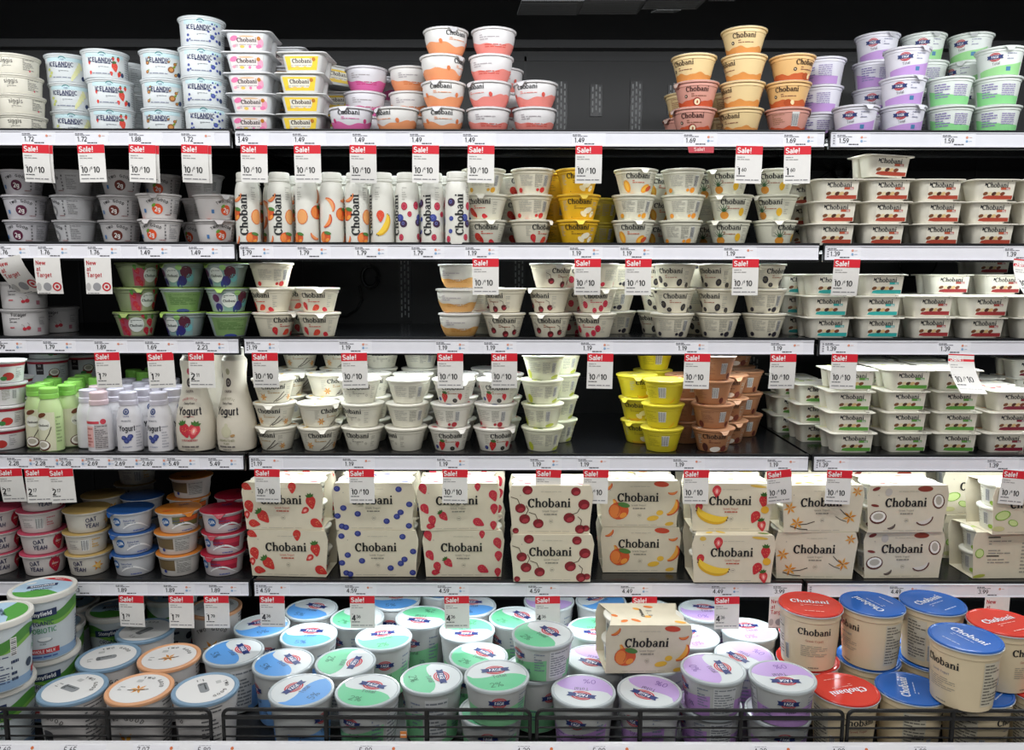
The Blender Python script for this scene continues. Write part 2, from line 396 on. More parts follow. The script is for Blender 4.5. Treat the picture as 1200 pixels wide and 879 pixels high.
    def slice(s, x, y, r, rot=0, c='#eaa23a', c2='#c8452a', L=1):
        q = radians(rot)
        def T(u, v): return (x+u*cos(q)-v*sin(q), y+u*sin(q)+v*cos(q))
        o = [T(r*cos(radians(a)), r*.9*sin(radians(a))) for a in range(200, 341, 20)]
        i_ = [T(r*.95*cos(radians(a)), -r*.05+r*.35*sin(radians(a))) for a in range(340, 199, -20)]
        s.poly(o+i_, c, L)
        if r > .004: s.line(o, r*.14, c2, L+1)
    def banana(s, x, y, r, rot=0, L=1, two=False):
        q = radians(rot)
        def T(u, v): return (x+u*cos(q)-v*sin(q), y+u*sin(q)+v*cos(q))
        def one(dy, c, k):
            o = [T(r*cos(radians(a)), dy+r*.62*sin(radians(a))) for a in range(190, 351, 16)]
            i_ = [T(r*.97*cos(radians(a)), dy+r*.08+r*.28*sin(radians(a))) for a in range(350, 189, -16)]
            s.poly(o+i_, c, L+k)
            for e in (190, 350): s.ell(*T(r*cos(radians(e)), dy+r*.55*sin(radians(e))), r*.05, r*.05, '#5b4420', 0, L+k+1, 6)
        one(0, '#d8a820', 0)
        if two: one(r*.16, '#edc63c', 2)
    def mango(s, x, y, r, rot=0, L=1):
        s.ell(x, y, r*.6, r, '#e9a02c', rot, L, 12); s.ell(x, y, r*.3, r*.7, '#f4c04a', rot, L+1, 10)
    def pine(s, x, y, r, L=1):
        s.ell(x, y-r*.5, r*.8, r*.6, '#c9862c', 0, L, 12)
        for k in range(-3, 4):
            a = radians(90+k*26); s.quad([(x-r*.15, y), (x+r*.15, y), (x+r*1.25*cos(a)+.0002, y+r*1.3*sin(a)), (x+r*1.2*cos(a)-.0003, y+r*1.25*sin(a))], '#2f5a34', L+1)
    def flower(s, x, y, r, c='#e0a23a', L=1, rot=0):
        for k in range(6):
            a = radians(rot+k*60); b = a+.35; d = a-.35
            s.quad([(x, y), (x+r*.5*cos(d), y+r*.5*sin(d)), (x+r*cos(a), y+r*sin(a)), (x+r*.5*cos(b), y+r*.5*sin(b))], c if k % 2 else '#cf8426', L)
    def pod(s, x, y, l, rot, L=1):
        q = radians(rot); s.line([(x-l*cos(q), y-l*sin(q)), (x+l*.1*sin(q), y-l*.12*cos(q)), (x+l*cos(q), y+l*sin(q))], l*.1, '#2e2018', L)
    def lime(s, x, y, r, L=1, rot=0, sy=1):
        s.ell(x, y, r, r*sy, '#7fae3c', rot, L, 16); s.ell(x, y, r*.84, r*.84*sy, '#c9dc94', rot, L+1, 14)
    def coco(s, x, y, r, L=1, rot=0):
        s.ell(x, y, r, r*.8, '#5a2e20', rot, L, 16); s.ell(x, y+r*.06, r*.86, r*.64, '#efece2', rot, L+1, 14); s.ell(x, y+r*.1, r*.6, r*.4, '#b8b2a2', rot, L+2, 12)
    def logo_f(s, x, y, w_, rot=0, L=3):
        # banner over red arcs
        q = radians(rot)
        def T(u, v): return (x+u*cos(q)-v*sin(q), y+u*sin(q)+v*cos(q))
        for r0, r1 in ((.16, .205), (.235, .28)):
            for a0, a1 in ((20, 160), (200, 340)):
                pts = []
                for i in range(9):
                    a = radians(a0+(a1-a0)*i/8); pts.append(T(w_*r1*1.3*cos(a), w_*r1*sin(a)))
                for i in range(8, -1, -1):
                    a = radians(a0+(a1-a0)*i/8); pts.append(T(w_*r0*1.3*cos(a), w_*r0*sin(a)))
                s.poly(pts, '#c23240', L)
        s.quad([T(-w_*.5, -w_*.115), T(w_*.5, -w_*.115), T(w_*.44, 0), T(w_*.5, w_*.115), T(-w_*.5, w_*.115), T(-w_*.44, 0)], '#23346c', L+1)
        s.text('FAGE', T(0, 0)[0], T(0, 0)[1], w_*.15, '#eef0f4', 1, L+2, rot, maxw=w_*.66)
# ------------------------------------------------------------------ scene bookkeeping
def setp(o, label=None, cat=None, group=None, kind=None):
    if label: o['label'] = label
    if cat: o['category'] = cat
    if group: o['group'] = group
    if kind: o['kind'] = kind
    return o
# ------------------------------------------------------------------ product shapes
GREY = '#8b8b8d'; NAVY = '#27305a'; CREAM = '#dbd5c0'; WHITE = '#e4e5e6'
# kind: height, rim radius, foot radius, profile style
def prof_cup(kind):
    if kind == 'cone': H, R, r = .0527, .0475, .0325; c = .006
    elif kind == 'fcup': H, R, r = .0575, .0475, .0365; c = .005
    elif kind == 'tg': H, R, r = .0527, .0460, .0335; c = .004
    elif kind == 'straight': H, R, r = .0585, .0480, .0430; c = .003
    elif kind == 'siggi': H, R, r = .0400, .0480, .0420; c = .003
    elif kind == 'squat': H, R, r = .0490, .0490, .0390; c = .003
    elif kind == 'bowl': H, R, r = .0520, .0475, .030; c = .004
    rt = R-(.0022 if kind in ('straight', 'siggi') else .0035)
    if kind == 'bowl':
        body = [(r*.9, 0), (r, .0008)]
        for i in range(1, 9):
            t = i/8; body.append((r+(rt-r)*sin(t*pi/2)**.85, .0008+(H-.0095)*t))
        body.append((rt, H-.005))
    else:
        body = [(r-.003, 0), (r-.0008, .0006), (r, .002), (r+(rt-.0014-r)*.5, .002+(H-c-.008)*.5), (rt-.0014, H-c-.006), (rt, H-c-.005), (rt+.0003, H-.005)]
    rim = [(R-.0006, H-.005), (R, H-.0042), (R, H-.0026), (R-.0008, H-.0018)]
    return H, R, body, rim
_mesh = {}; tabs = {}
def cup_mesh(fl):
    if fl in _mesh: return _mesh[fl]
    f = FL[fl]; H, R, body, rim = prof_cup(f['k'])
    mb = MB(); bm = mat(f['c'], f.get('rough', .38))
    n = 32
    if 'low' in f:      # moulded-in colour of a lower zone is printed as a band below
        pass
    mb.lathe(body+rim, bm, n)
    rref = body[len(body)//2][0]+.002
    for a0, fn in ((0, f['f']), (pi, f.get('b', back))):
        fn(Draw(mb, Cone(body, rref, a0)), H)
    if 'lo' in f: f['lo'](Draw(mb, Cone(body, rref, 0)), H, rref)
    me = mb.mesh(f['n'])
    lb = MB(); lm = mat(f['l'], f.get('lr', .3), 0, 'foil')
    rl = R+.0002
    lb.lathe([(rl-.001, H-.0021), (rl, H-.0017), (rl, H-.0012), (rl-.0012, H-.0006), (rl*.85, H-.0004)], lm, n)
    if f.get('tab', True):
        t = 20 if f.get('ta') is None else f['ta']; q = radians(t-90)
        def T(u, v, z): return (u*cos(q)-v*sin(q), u*sin(q)+v*cos(q), z)
        pts = [(R*.9, -.017, H-.0009), (R*.9, .017, H-.0009), (R+.0024, .009, H-.004), (R+.0030, .004, H-.011), (R+.0030, -.004, H-.011), (R+.0024, -.009, H-.004)]
        top = [T(*p) for p in pts]; bot = [T(p[0]-.0006, p[1], p[2]-.0005) for p in pts]
        tb = MB(); tb.loft([bot, top], lm); tabs[fl] = tb.mesh('pull_tab')
    if f.get('lf'): f['lf'](Draw(lb, Disc(H-.0004)))
    lme = lb.mesh('lid')
    _mesh[fl] = (me, lme, H, R)
    return _mesh[fl]
def back(d, H):
    d.bars(-.030, -.002, H*.30, H*.74, 7, '#a9a89f', 1, .34, 3); d.bars(.003, .019, H*.25, H*.74, 9, '#9a998f', 1, .4, 5)
    d.barcode(.024, .033, H*.28, H*.72)
def chob(fr, wc='#1b1d20', sub='#a6684f', z=.685, wd=.050, b=True):
    def f(d, H):
        d.word(0, H*z, wd, wc)
        d.bars(-.012, .014, H*.40, H*.55, 2, sub, 1, .4, 4)
        d.bars(-.038, -.028, H*.35, H*.75, 6, '#b4b2a6', 1, .4, 8); d.bars(.031, .040, H*.2, H*.7, 6, '#b4b2a6', 1, .4, 9)
        fr(Draw(d.mb, d.sf, d.x, -.001, 1.22))
    return f
def lidart(cols, word=True):
    def f(d):
        if word: d.word(.003, .012, .042, '#5c5b57', 1, 8); d.bars(-.02, .022, -.006, .004, 2, '#aaa79c', 1)
        rr = random.Random(len(cols)*7)
        for i, c in enumerate(cols):
            a = rr.uniform(0, 6.28); d.ell(.036*cos(a), .036*sin(a), .007, .004, c, rr.uniform(0, 180), 1, 10)
    return f
FL = {}
def fl(key, k, c, l, f, n, look, **kw): FL[key] = dict(k=k, c=c, l=l, f=f, n=n, look=look, **kw)
# -- chobani cups
def fr_straw(d): d.straw(-.018, .012, .0065, 20); d.straw(.004, .009, .0065, -60, c='#d2412f'); d.straw(.022, .006, .005, 70)
def fr_cherry(d):
    for x, z, r in ((-.022, .013, .006), (.003, .007, .0062), (.022, .010, .0055)): d.cherry(x, z, r, 10, c='#5d141c')
def fr_rasp(d):
    for x, z, r in ((-.021, .015, .0062), (.011, .009, .0055), (.019, .017, .006), (-.002, .005, .005)): d.rasp(x, z, r*1.05, 10, '#c01f38')
def fr_black(d):
    for x, z, r, q in ((-.022, .016, .0066, 10), (-.011, .007, .005, 80), (.017, .011, .0066, -20), (.034, .006, .005, 0), (-.036, .04, .005, 20)): d.black(x, z, r, q)
def fr_mix(d): d.straw(-.017, .013, .008, -10, True, c='#c3262f'); d.straw(.014, .014, .0055, 10); d.black(.004, .007, .005, 80); d.blue(-.030, .009, .004)
def fr_van(d): d.flower(-.020, .012, .008); d.pod(.010, .012, .014, 42); d.pod(.015, .010, .012, 30); d.flower(.034, .010, .007)
def fr_mango(d): d.mango(-.021, .014, .011, 18); d.mango(.015, .010, .010, -55); d.ell(.022, .010, .007, .004, '#d3552c', 30, 3)
def fr_pine(d): d.pine(-.016, .014, .011); d.ell(.017, .014, .0055, .007, '#e2b12a', 0, 1)
def fr_pep(d): d.straw(-.016, .013, .0075, 35, c='#c8332a'); d.ell(-.010, .010, .003, .007, '#b2221c', 30, 2); d.straw(.010, .006, .005, 80)
def fr_ban(d): d.ell(.016, .016, .009, .005, '#f3ecd2', 20, 1); d.ell(.008, .010, .007, .004, '#efe6c4', -30, 2); d.banana(0, .009, .017, 10, 1); d.ell(.026, .010, .006, .004, '#f3ecd2', 50, 1)
def fr_lime(d): d.lime(-.026, .013, .007, 1, 0, .6); d.ell(.024, .010, .008, .003, '#b5c255', 30, 1)
def fr_plain(d):
    for x in (-.016, 0, .016): d.ring(x, .016, .0015, .0022, '#9a978a', n=8)
def fr_choc(d): d.ell(-.018, .010, .006, .008, '#4a211a', 10); d.ell(.020, .008, .007, .006, '#6a2c22', 10); d.ell(.002, .007, .011, .005, '#f0e7da', 5)
def side_lime(d, H): back(d, H); d.ell(-.034, .012, .007, .010, '#b9c23a', 10, 1); d.ell(.036, .006, .012, .004, '#a9b340', 10, 1)
def side(fn):
    def f(d, H):
        back(d, H); d.y += 0; d.x += .012; fn(d)
    return f
def sd(c, H_=.056):   # back print with fruit pieces along the bottom
    def f(d, H):
        back(d, H)
        for x, r in ((-.034, .006), (.010, .004), (.022, .007)): d.ell(x, .008, r, r*.8, c, 15, 2, 10)
    return f
fl('c_straw', 'cone', CREAM, '#efece2', chob(fr_straw, sub='#c04434'), 'yogurt_cup', 'cream strawberry yogurt cup', b=sd('#c8302c'), lf=lidart(['#cc3322', '#d8482c', '#c8302c', '#e0602c']))
fl('c_cherry', 'cone', CREAM, '#ece8dd', chob(fr_cherry), 'yogurt_cup', 'cream black cherry yogurt cup', b=sd('#5d141c'), lf=lidart(['#6a1820', '#6a1820', '#a8303a']), ta=-20)
fl('c_rasp', 'cone', CREAM, '#ece8dd', chob(fr_rasp, sub='#c03040'), 'yogurt_cup', 'cream raspberry yogurt cup', b=sd('#c01f38'), lf=lidart(['#c01f38', '#c8304c', '#c01f38']), ta=25)
fl('c_black', 'cone', CREAM, '#ece8dd', chob(fr_black), 'yogurt_cup', 'cream blackberry yogurt cup', b=sd('#26222c'), lf=lidart(['#26222c', '#3b3340', '#26222c']), tab=False)
fl('c_mix', 'cone', '#dedbcf', '#efece6', chob(fr_mix), 'yogurt_cup', 'cream mixed berry yogurt cup', b=sd('#a82430'), lf=lidart(['#c3262f', '#26222c', '#2c3577', '#c3262f', '#c3262f']), ta=30)
fl('c_van', 'cone', '#d8d4c4', '#efece0', chob(fr_van, sub='#b08a50'), 'yogurt_cup', 'cream vanilla yogurt cup', b=side(lambda d: d.flower(-.02, .012, .008)), lf=lidart(['#e0a23a', '#e8c040', '#2e2018', '#e8c040']), ta=5)
fl('c_plain', 'cone', '#d9d6c6', '#efece2', chob(fr_plain, sub='#8d8b80'), 'yogurt_cup', 'plain cream yogurt cup', b=back, lf=lidart([]), tab=False)
fl('c_lime', 'cone', '#d6d6bd', '#e9ead2', chob(fr_lime), 'yogurt_cup', 'pale lime yogurt cup', b=side_lime, lf=lidart(['#b9c23a', '#a9b340', '#5d7a2c']), ta=30)
fl('c_yel', 'cone', '#cfbf26', '#ddd048', chob(fr_ban, wc='#2c2a1c', sub='#9a8a18'), 'yogurt_cup', 'bright yellow banana yogurt cup', b=lambda d, H: (d.bars(-.03, -.003, H*.25, H*.74, 7, '#a89a22'), d.barcode(.002, .018, H*.28, H*.72), d.banana(.034, .01, .009, 40)), lf=lidart(['#c8b018', '#f4f0c8', '#c8b018']), ta=-30)
fl('c_yel2', 'cone', '#e2b220', '#efd15a', chob(fr_ban, wc='#2c2416', sub='#8a6a18'), 'yogurt_cup', 'golden yellow banana yogurt cup', b=lambda d, H: (d.bars(-.03, -.003, H*.25, H*.74, 7, '#a8821c'), d.barcode(.012, .024, H*.28, H*.72)), lf=lidart(['#b8a018', '#f4f0c8']), ta=10)
fl('c_olive', 'cone', '#b8a83a', '#c8b84a', chob(fr_ban, wc='#2c2416', sub='#8a7a18'), 'yogurt_cup', 'olive yellow yogurt cup', b=back, lf=lidart([]))
fl('c_choc', 'cone', '#a8744f', '#bc8c6a', chob(fr_choc, wc='#2a1812', sub='#6a3a28'), 'yogurt_cup', 'brown chocolate yogurt cup', b=lambda d, H: (d.bars(-.03, -.003, H*.25, H*.74, 7, '#8a5a40'), d.barcode(.010, .024, H*.28, H*.72), d.ell(-.034, .009, .007, .008, '#5a2018', 10), d.ell(.034, .009, .006, .007, '#5a2018', 10)), lf=lidart(['#5a2018', '#efe4d4', '#8a3020', '#5a2018']), ta=25)
fl('c_mango', 'cone', '#dcdac8', '#e9e6d8', chob(fr_mango, sub='#d0552c'), 'yogurt_cup', 'cream mango yogurt cup', b=sd('#e9a02c'), lf=lidart(['#e9a02c', '#4c7c3a', '#e9a02c']), ta=15)
fl('c_pine', 'cone', '#dad9c6', '#e9e6d8', chob(fr_pine), 'yogurt_cup', 'cream pineapple yogurt cup', b=sd('#e2b12a'), lf=lidart(['#e2b12a', '#4c7c3a', '#e2b12a']), ta=-35)
fl('c_orange', 'cone', '#dcdac8', '#e9e6d8', chob(fr_mango), 'yogurt_cup', 'cream tropical yogurt cup', b=sd('#e9952c'), lf=lidart(['#4c7c3a', '#e9a02c']), ta=20)
fl('c_pep', 'cone', '#dddac9', '#e9e6d8', chob(fr_pep, sub='#cc4430'), 'yogurt_cup', 'cream strawberry and pepper yogurt cup', b=sd('#d8a02c'), lf=lidart(['#c8332a', '#e0b030', '#c8332a']), ta=10)
# -- nut cups (top shelf)
def nutart(col, nut, wc):
    def f(d, H):
        d.word(0, H*.66, .046, wc); d.bars(-.012, .020, H*.38, H*.53, 2, '#8a5a44', 1, .4, 4); d.ell(-.024, H*.42, .0035, .0035, '#2a1a18', 0, 1, 10); d.ell(-.024, H*.42, .0015, .0015, '#d8c8b0', 0, 3, 8)
        nut(d)
    return f
def nutlo(col):
    def f(d, H, rr):
        d.band(-pi*rr, pi*rr, lambda t: .0015, lambda t: .0135+.0022*sin(t*2*pi*5)+.001*sin(t*2*pi*11), col, 0, 64)
    return f
def nb(d, H): d.bars(-.03, -.004, H*.35, H*.76, 6, '#a8785a'); d.barcode(.010, .024, H*.28, H*.80)
fl('n_pink', 'cone', '#d4998a', '#d8c0b4', nutart('', lambda d: (d.ell(0, .011, .009, .008, '#8a2a1c', 0, 2), d.ell(.0005, .0105, .0065, .0062, '#f0dcb8', 0, 3), d.ell(.001, .0102, .002, .003, '#a85a34', 0, 4)), '#3a1c18'), 'yogurt_cup', 'dusty pink hazelnut yogurt cup', b=nb, lo=nutlo('#c0502c'), tab=True, ta=-60)
fl('n_cream', 'cone', '#e3c894', '#dcd2b8', nutart('', lambda d: None, '#3a2418'), 'yogurt_cup', 'pale caramel yogurt cup', b=nb, lo=nutlo('#d08a44'), tab=False)
fl('n_orange', 'cone', '#dfb478', '#dccbb0', nutart('', lambda d: (d.ell(.003, .0095, .009, .0065, '#a8481c', 0, 2), d.ell(.013, .0095, .004, .005, '#f0d8a8', 30, 3)), '#3a2418'), 'yogurt_cup', 'orange almond yogurt cup', b=nb, lo=nutlo('#bd5a2c'), tab=False)
# -- bowls
def bowlf(col, hi):
    def f(d, H):
        d.band(-.075, .075, lambda t: .0005, lambda t: .020+.004*sin(t*9)+.002*sin(t*23), col, 1, 30)
        d.word(-.002, H*.76, .045, '#22242a'); d.bars(-.018, .020, H*.50, H*.62, 2, col, 3, .4, 4)
        for x in (-.036, .034): d.ell(x, .024, .004, .005, hi, 20, 3, 8)
    return f
def bowlb(col, hi):
    def f(d, H):
        d.band(-.070, .070, lambda t: .0005, lambda t: .021+.004*sin(t*7+1)+.002*sin(t*19), col, 1, 30)
        d.bars(-.030, .012, H*.50, H*.74, 3, '#b0a8ac', 2, .4, 4); d.bars(-.02, .03, .012, .02, 2, hi, 3, .4, 6)
    return f
def bowl(key, c, col, hi, look): fl(key, 'bowl', c, '#dedde0', bowlf(col, hi), 'yogurt_bowl', look, b=bowlb(col, hi), lf=lidart([col, hi]), ta=-15)
bowl('b_pink', '#dfdde2', '#dd6aa6', '#c8407c', 'white yogurt bowl with hot pink base')
bowl('b_peach', '#e0deda', '#ea9a6a', '#dc7a44', 'white yogurt bowl with orange base')
bowl('b_coral', '#dfdcdc', '#e88a80', '#d8584c', 'white yogurt bowl with coral base')
bowl('b_cream', '#d8d6cc', '#dca860', '#c88a3c', 'cream peach yogurt bowl')
# -- blue banner cups
def fagec(col, hi):
    def f(d, H):
        d.band(-.045, .050, lambda t: .002, lambda t: .012+.030*max(0, t-.25)**1.3+.004*sin(t*5), col, 0, 26)
        d.logo_f(-.010, H*.64, .030); d.text('Total', -.008, H*.42, .0055, '#3a3c48', 0, 2, 8); d.bars(.012, .030, H*.52, H*.78, 3, '#9a9cb0', 2); d.rect(.012, .021, .009, .017, '#3f78a0', 2)
    return f
def fageb(col):
    def f(d, H):
        d.band(-.05, .05, lambda t: .002, lambda t: .018+.022*max(0, .7-t)**1.3, col, 0, 26)
        d.bars(-.034, -.004, H*.25, H*.76, 6, '#8a80b0', 2, .5, 3); d.bars(.004, .032, H*.30, H*.72, 6, '#9a90b8', 2, .5, 6)
    return f
fl('f_p', 'fcup', '#dcdbe4', '#d8d8de', fagec('#b790cc', ''), 'yogurt_cup', 'white and purple yogurt cup', b=fageb('#b790cc'), ta=35)
fl('f_g', 'fcup', '#dbe2dc', '#d8dcda', fagec('#94cf8a', ''), 'yogurt_cup', 'white and green yogurt cup', b=fageb('#86cf88'), ta=20)
# -- icelandic
def ice(fr):
    def f(d, H):
        d.band(-.042, .042, lambda t: H*.72, lambda t: H-.009, '#c4dfe4', 0, 18)
        d.ring(-.004, H*.72, .008, .0098, '#5a9a9c', 35, 145); d.text('siggi', -.004, H*.79, .0035, '#3a4a7a', 0, 3)
        d.text('ICELANDIC', -.008, H*.61, .0092, NAVY, 2, 3, 0, .052); d.bars(-.018, .012, H*.48, H*.54, 1, NAVY, 2, .5)
        d.bars(-.012, .008, H*.33, H*.40, 2, '#7a8088', 2, .5); d.bars(-.026, .012, H*.12, H*.18, 1, '#8a90a0', 2, .6)
        d.ell(.038, .010, .004, .005, '#34446a', 0, 2, 10); d.bars(.046, .066, H*.1, H*.8, 9, '#a8acb0', 2, .4)
        fr(d)
    return f
def i_van(d):
    for k in range(5): d.ell(.016+.004*k, .010+.006*k, .003, .009, '#dfe0a8', -20+k*10, 2, 8)
    for x, z in ((-.034, .012), (-.030, .018), (-.036, .025)): d.ell(x, z, .004, .003, '#c8d078', 20, 2, 8)
def i_straw(d):
    d.straw(.021, .024, .0082, 10, True, c='#d63a2c'); d.straw(.030, .010, .005, -20, True, c='#d63a2c'); d.straw(.013, .010, .004, 10, c='#d63a2c'); d.straw(.029, .040, .004, 0, True, c='#d63a2c'); d.straw(.018, .040, .0035, 0, True, c='#d63a2c')
    for x, z in ((-.032, .030), (-.030, .010)): d.straw(x, z, .0035, 0, c='#d63a2c')
def i_nut(d):
    for x, z, r in ((.020, .018, .0075), (.029, .030, .004), (.030, .008, .004), (.015, .033, .003), (-.032, .012, .004), (-.030, .030, .0045), (-.026, .040, .0025)):
        d.ell(x, z, r, r*.85, '#8a5424', 20, 2, 12); d.ell(x, z, r*.6, r*.5, '#c88a44', 20, 3, 10); d.ell(x+r*.9, z+r*.8, r*.5, r*.3, '#7a9a34', 40, 3, 8)
def i_blue(d):
    rr = random.Random(5)
    for x, z, r in ((.020, .018, .0052), (.028, .027, .003), (.012, .028, .0025), (.030, .012, .003), (.024, .036, .003), (.014, .010, .0026), (.031, .042, .0026), (.020, .044, .002), (.036, .030, .0028), (-.032, .020, .003), (-.034, .010, .0035), (-.028, .012, .002), (-.033, .034, .002)):
        d.blue(x, z, r, 2, '#34489a')
    for x, z in ((.016, .022), (.026, .020), (.026, .044)): d.ell(x, z, .002, .001, '#6a9a44', 30, 2, 6)
for k_, fn_, lk_ in (('i_van', i_van, 'white vanilla cup with navy lettering'), ('i_straw', i_straw, 'white strawberry cup with navy lettering'), ('i_nut', i_nut, 'white hazelnut cup with navy lettering'), ('i_blue', i_blue, 'white blueberry cup with navy lettering')):
    fl(k_, 'straight', '#dadfe0', '#bfc5c9', ice(fn_), 'yogurt_cup', lk_, tab=False)
def sigf(d, H):
    d.text('siggis', -.010, H*.62, .009, '#3c3a38', 0, 2); d.bars(-.018, .000, H*.28, H*.4, 2, '#8a8880', 2); d.bars(.022, .046, H*.2, H*.78, 7, '#8a8880', 2, .45); d.ell(.036, H*.2, .002, .002, '#d85a6a', 0, 3, 8)
fl('siggi', 'siggi', '#dedacb', '#c9c7c0', sigf, 'yogurt_cup', 'cream low yogurt cup with brown lettering', tab=False)
# -- two good
def tgf(col, leaf=False, fr=None):
    def f(d, H):
        d.arctext('TWO GOOD', -.002, H*.02, H*.72, .0056, '#1c1c1e', 90, 2, 2, 1.05)
        d.ell(-.002, H*.37, .0115, .0110, col, 0, 1, 16)
        if leaf: d.ell(-.009, H*.52, .005, .003, '#6a9a34', 40, 3, 8)
        d.text('2g', -.002, H*.37, .0095, '#f0eeea', 2, 3); d.bars(.014, .028, .006, .010, 1, '#9a6a6a', 2)
        d.bars(.026, .030, H*.15, H*.8, 5, '#5a5a5c', 2, .5); d.bars(.036, .056, H*.2, H*.78, 8, '#8a8a8c', 2, .4); d.rect(-.034, -.028, .012, .020, '#4a7ab0', 2)
    return f
for k_, c_, b_, lk_ in (('t_plum', '#5c1c3c', '#c9c7cc', 'grey cup with plum purple badge'), ('t_brown', '#6a2a20', '#c9c6c6', 'grey cup with dark brown badge'), ('t_plain', '#8a8a8c', '#c6c6c8', 'plain grey cup with black print'), ('t_orange', '#e2562a', '#d3cfcd', 'grey cup with orange peach badge')):
    fl(k_, 'tg', b_, '#b9b5b4', tgf(c_, k_ == 't_orange'), 'yogurt_cup', lk_, tab=(k_ == 't_orange'), ta=-10, lf=lidart([c_, c_, c_], False))
# -- forager, non-dairy, coconut
def forf(d, H):
    d.text('Forager', -.004, H*.80, .0075, '#2c2a2c', 1, 2, 0, .042); d.bars(-.024, -.002, H*.5, H*.68, 3, '#4a484a', 2, .4); d.cherry(.014, H*.30, .0045, -10, 2, True, '#c02438'); d.cherry(.006, H*.27, .004, 10, 2, True, '#c02438'); d.bars(-.024, -.014, H*.28, H*.36, 1, '#c02438', 2, .5); d.rect(.032, .040, H*.15, H*.3, '#a86a78', 2); d.bars(.036, .05, H*.4, H*.7, 5, '#8a888a', 2)
fl('forager', 'straight', '#c8c6c6', '#b4b2b2', forf, 'yogurt_cup', 'white cherry cup with black lettering', tab=False)
def ndf(c1, c2, fr):
    def f(d, H):
        d.band(-.034, -.010, lambda t: .003, lambda t: H-.012, c1, 0, 8); d.band(-.012, .050, lambda t: .003, lambda t: H-.012, c2, 0, 14)
        fr(d)
        d.ell(.002, .026, .0155, .0160, '#dfe5e0', 0, 3, 20); d.word(.002, .024, .026, '#20302c', 4); d.bars(-.008, .012, .031, .037, 2, '#3a4a44', 4)
    return f
def nd_s(d):
    for x, z, r in ((-.024, .016, .007), (-.026, .034, .006), (-.018, .008, .006), (.024, .012, .008), (.030, .030, .008), (.016, .044, .005), (.038, .012, .006)): d.straw(x, z, r, 20, False, '#b8243c', 1)
    for x in (-.030, -.014, .020, .034): d.ell(x, .044, .003, .008, '#4c8a34', 10, 2, 8)
def nd_b(d):
    for x, z, r, c in ((.024, .014, .010, '#322c74'), (.032, .032, .012, '#5a2438'), (-.022, .010, .009, '#322c74'), (-.026, .030, .008, '#5a2c50'), (.018, .006, .008, '#2c3c8a'), (.040, .020, .008, '#70b8c0')): d.ell(x, z, r, r*1.1, c, 20, 1, 12)
    d.ell(.018, .042, .006, .006, '#98c878', 0, 2, 10)
def ndb(d, H): d.band(-.040, .040, lambda t: .003, lambda t: H-.010, '#7c9c62', 0, 16); d.bars(-.028, .030, H*.3, H*.74, 7, '#4f7a3c', 2, .35); d.ell(0, .002, .016, .005, '#3c4a94', 0, 3, 12)
fl('nd_s', 'cone', '#8f9c78', '#98ac68', ndf('#b04a60', '#a2a88a', nd_s), 'yogurt_cup', 'green and red strawberry cup with round label', b=ndb, ta=-25)
fl('nd_b', 'cone', '#9aa8a4', '#9cc060', ndf('#a2a6b4', '#86a8a8', nd_b), 'yogurt_cup', 'green and blue berry cup with round label', b=ndb, ta=-20)
def sdf_(d, H):
    d.rect(-.026, -.008, H*.35, H*.82, '#2c2226', 1); d.text('SO', -.017, H*.72, .005, '#e8e4e4', 1, 2); d.text('Delicious', -.017, H*.54, .003, '#e8e4e4', 0, 2)
    d.ell(.014, H*.30, .012, .009, '#b8342e', 0, 1); d.ell(.004, H*.22, .007, .005, '#3a7a3c', 0, 2); d.bars(.03, .045, H*.2, H*.7, 6, '#9a9a9c')
def sdlo(d, H, rr): d.band(-pi*rr, pi*rr, lambda t: H-.0125, lambda t: H-.0065, '#b0283c', 0, 64)
fl('so_r', 'squat', '#dad8d8', '#d8d4d4', sdf_, 'yogurt_cup', 'white dairy free cup with crimson rim band', lo=sdlo, tab=False)
def socf(d, H): sdf_(d, H); d.coco(.016, H*.42, .013, 4)
fl('so_c', 'straight', '#d4d6d8', '#c8c8ca', socf, 'yogurt_cup', 'white coconut cup with crimson rim band', lo=sdlo, tab=False)
# -- oat and soy cups
def oat(col, berry, shift=0):
    def f(d, H):
        d.text('OAT', -.020, H*.62, .010, '#3c3c58', 2, 3, 6); d.text('YEAH', -.018, H*.34, .010, '#3c3c58', 2, 3, -4)
        if berry:
            d.straw(.022, H*.48, .0155, 10, False, '#b01c38', 2); d.text('BERRY', .022, H*.52, .004, '#f0e0e0', 1, 6)
            for k in (-1, 0, 1): d.quad([(.020+k*.006, H*.72), (.024+k*.006, H*.72), (.022+k*.009, H*.9)], '#b01c38', 3)
        else: d.flower(.022, H*.45, .013, '#dca838', 2); d.ell(.022, H*.45, .006, .006, '#e8c070', 0, 4)
    return f
def oatb(col):
    def f(d, H): d.barcode(-.006, .010, H*.2, H*.72); d.bars(-.036, -.012, H*.25, H*.7, 5, '#a09a98'); d.bars(.016, .034, H*.3, H*.75, 4, col, 2, .5)
    return f
fl('oat_r', 'squat', '#d0c9c6', '#b04058', oat('', True), 'yogurt_cup', 'white oat yogurt cup with red berry print', b=oatb('#c07a80'), lr=.5, tab=False)
fl('oat_y', 'squat', '#cdc8bd', '#b09458', oat('', False), 'yogurt_cup', 'cream oat yogurt cup with gold lid', b=oatb('#c8a25a'), lr=.5, tab=False)
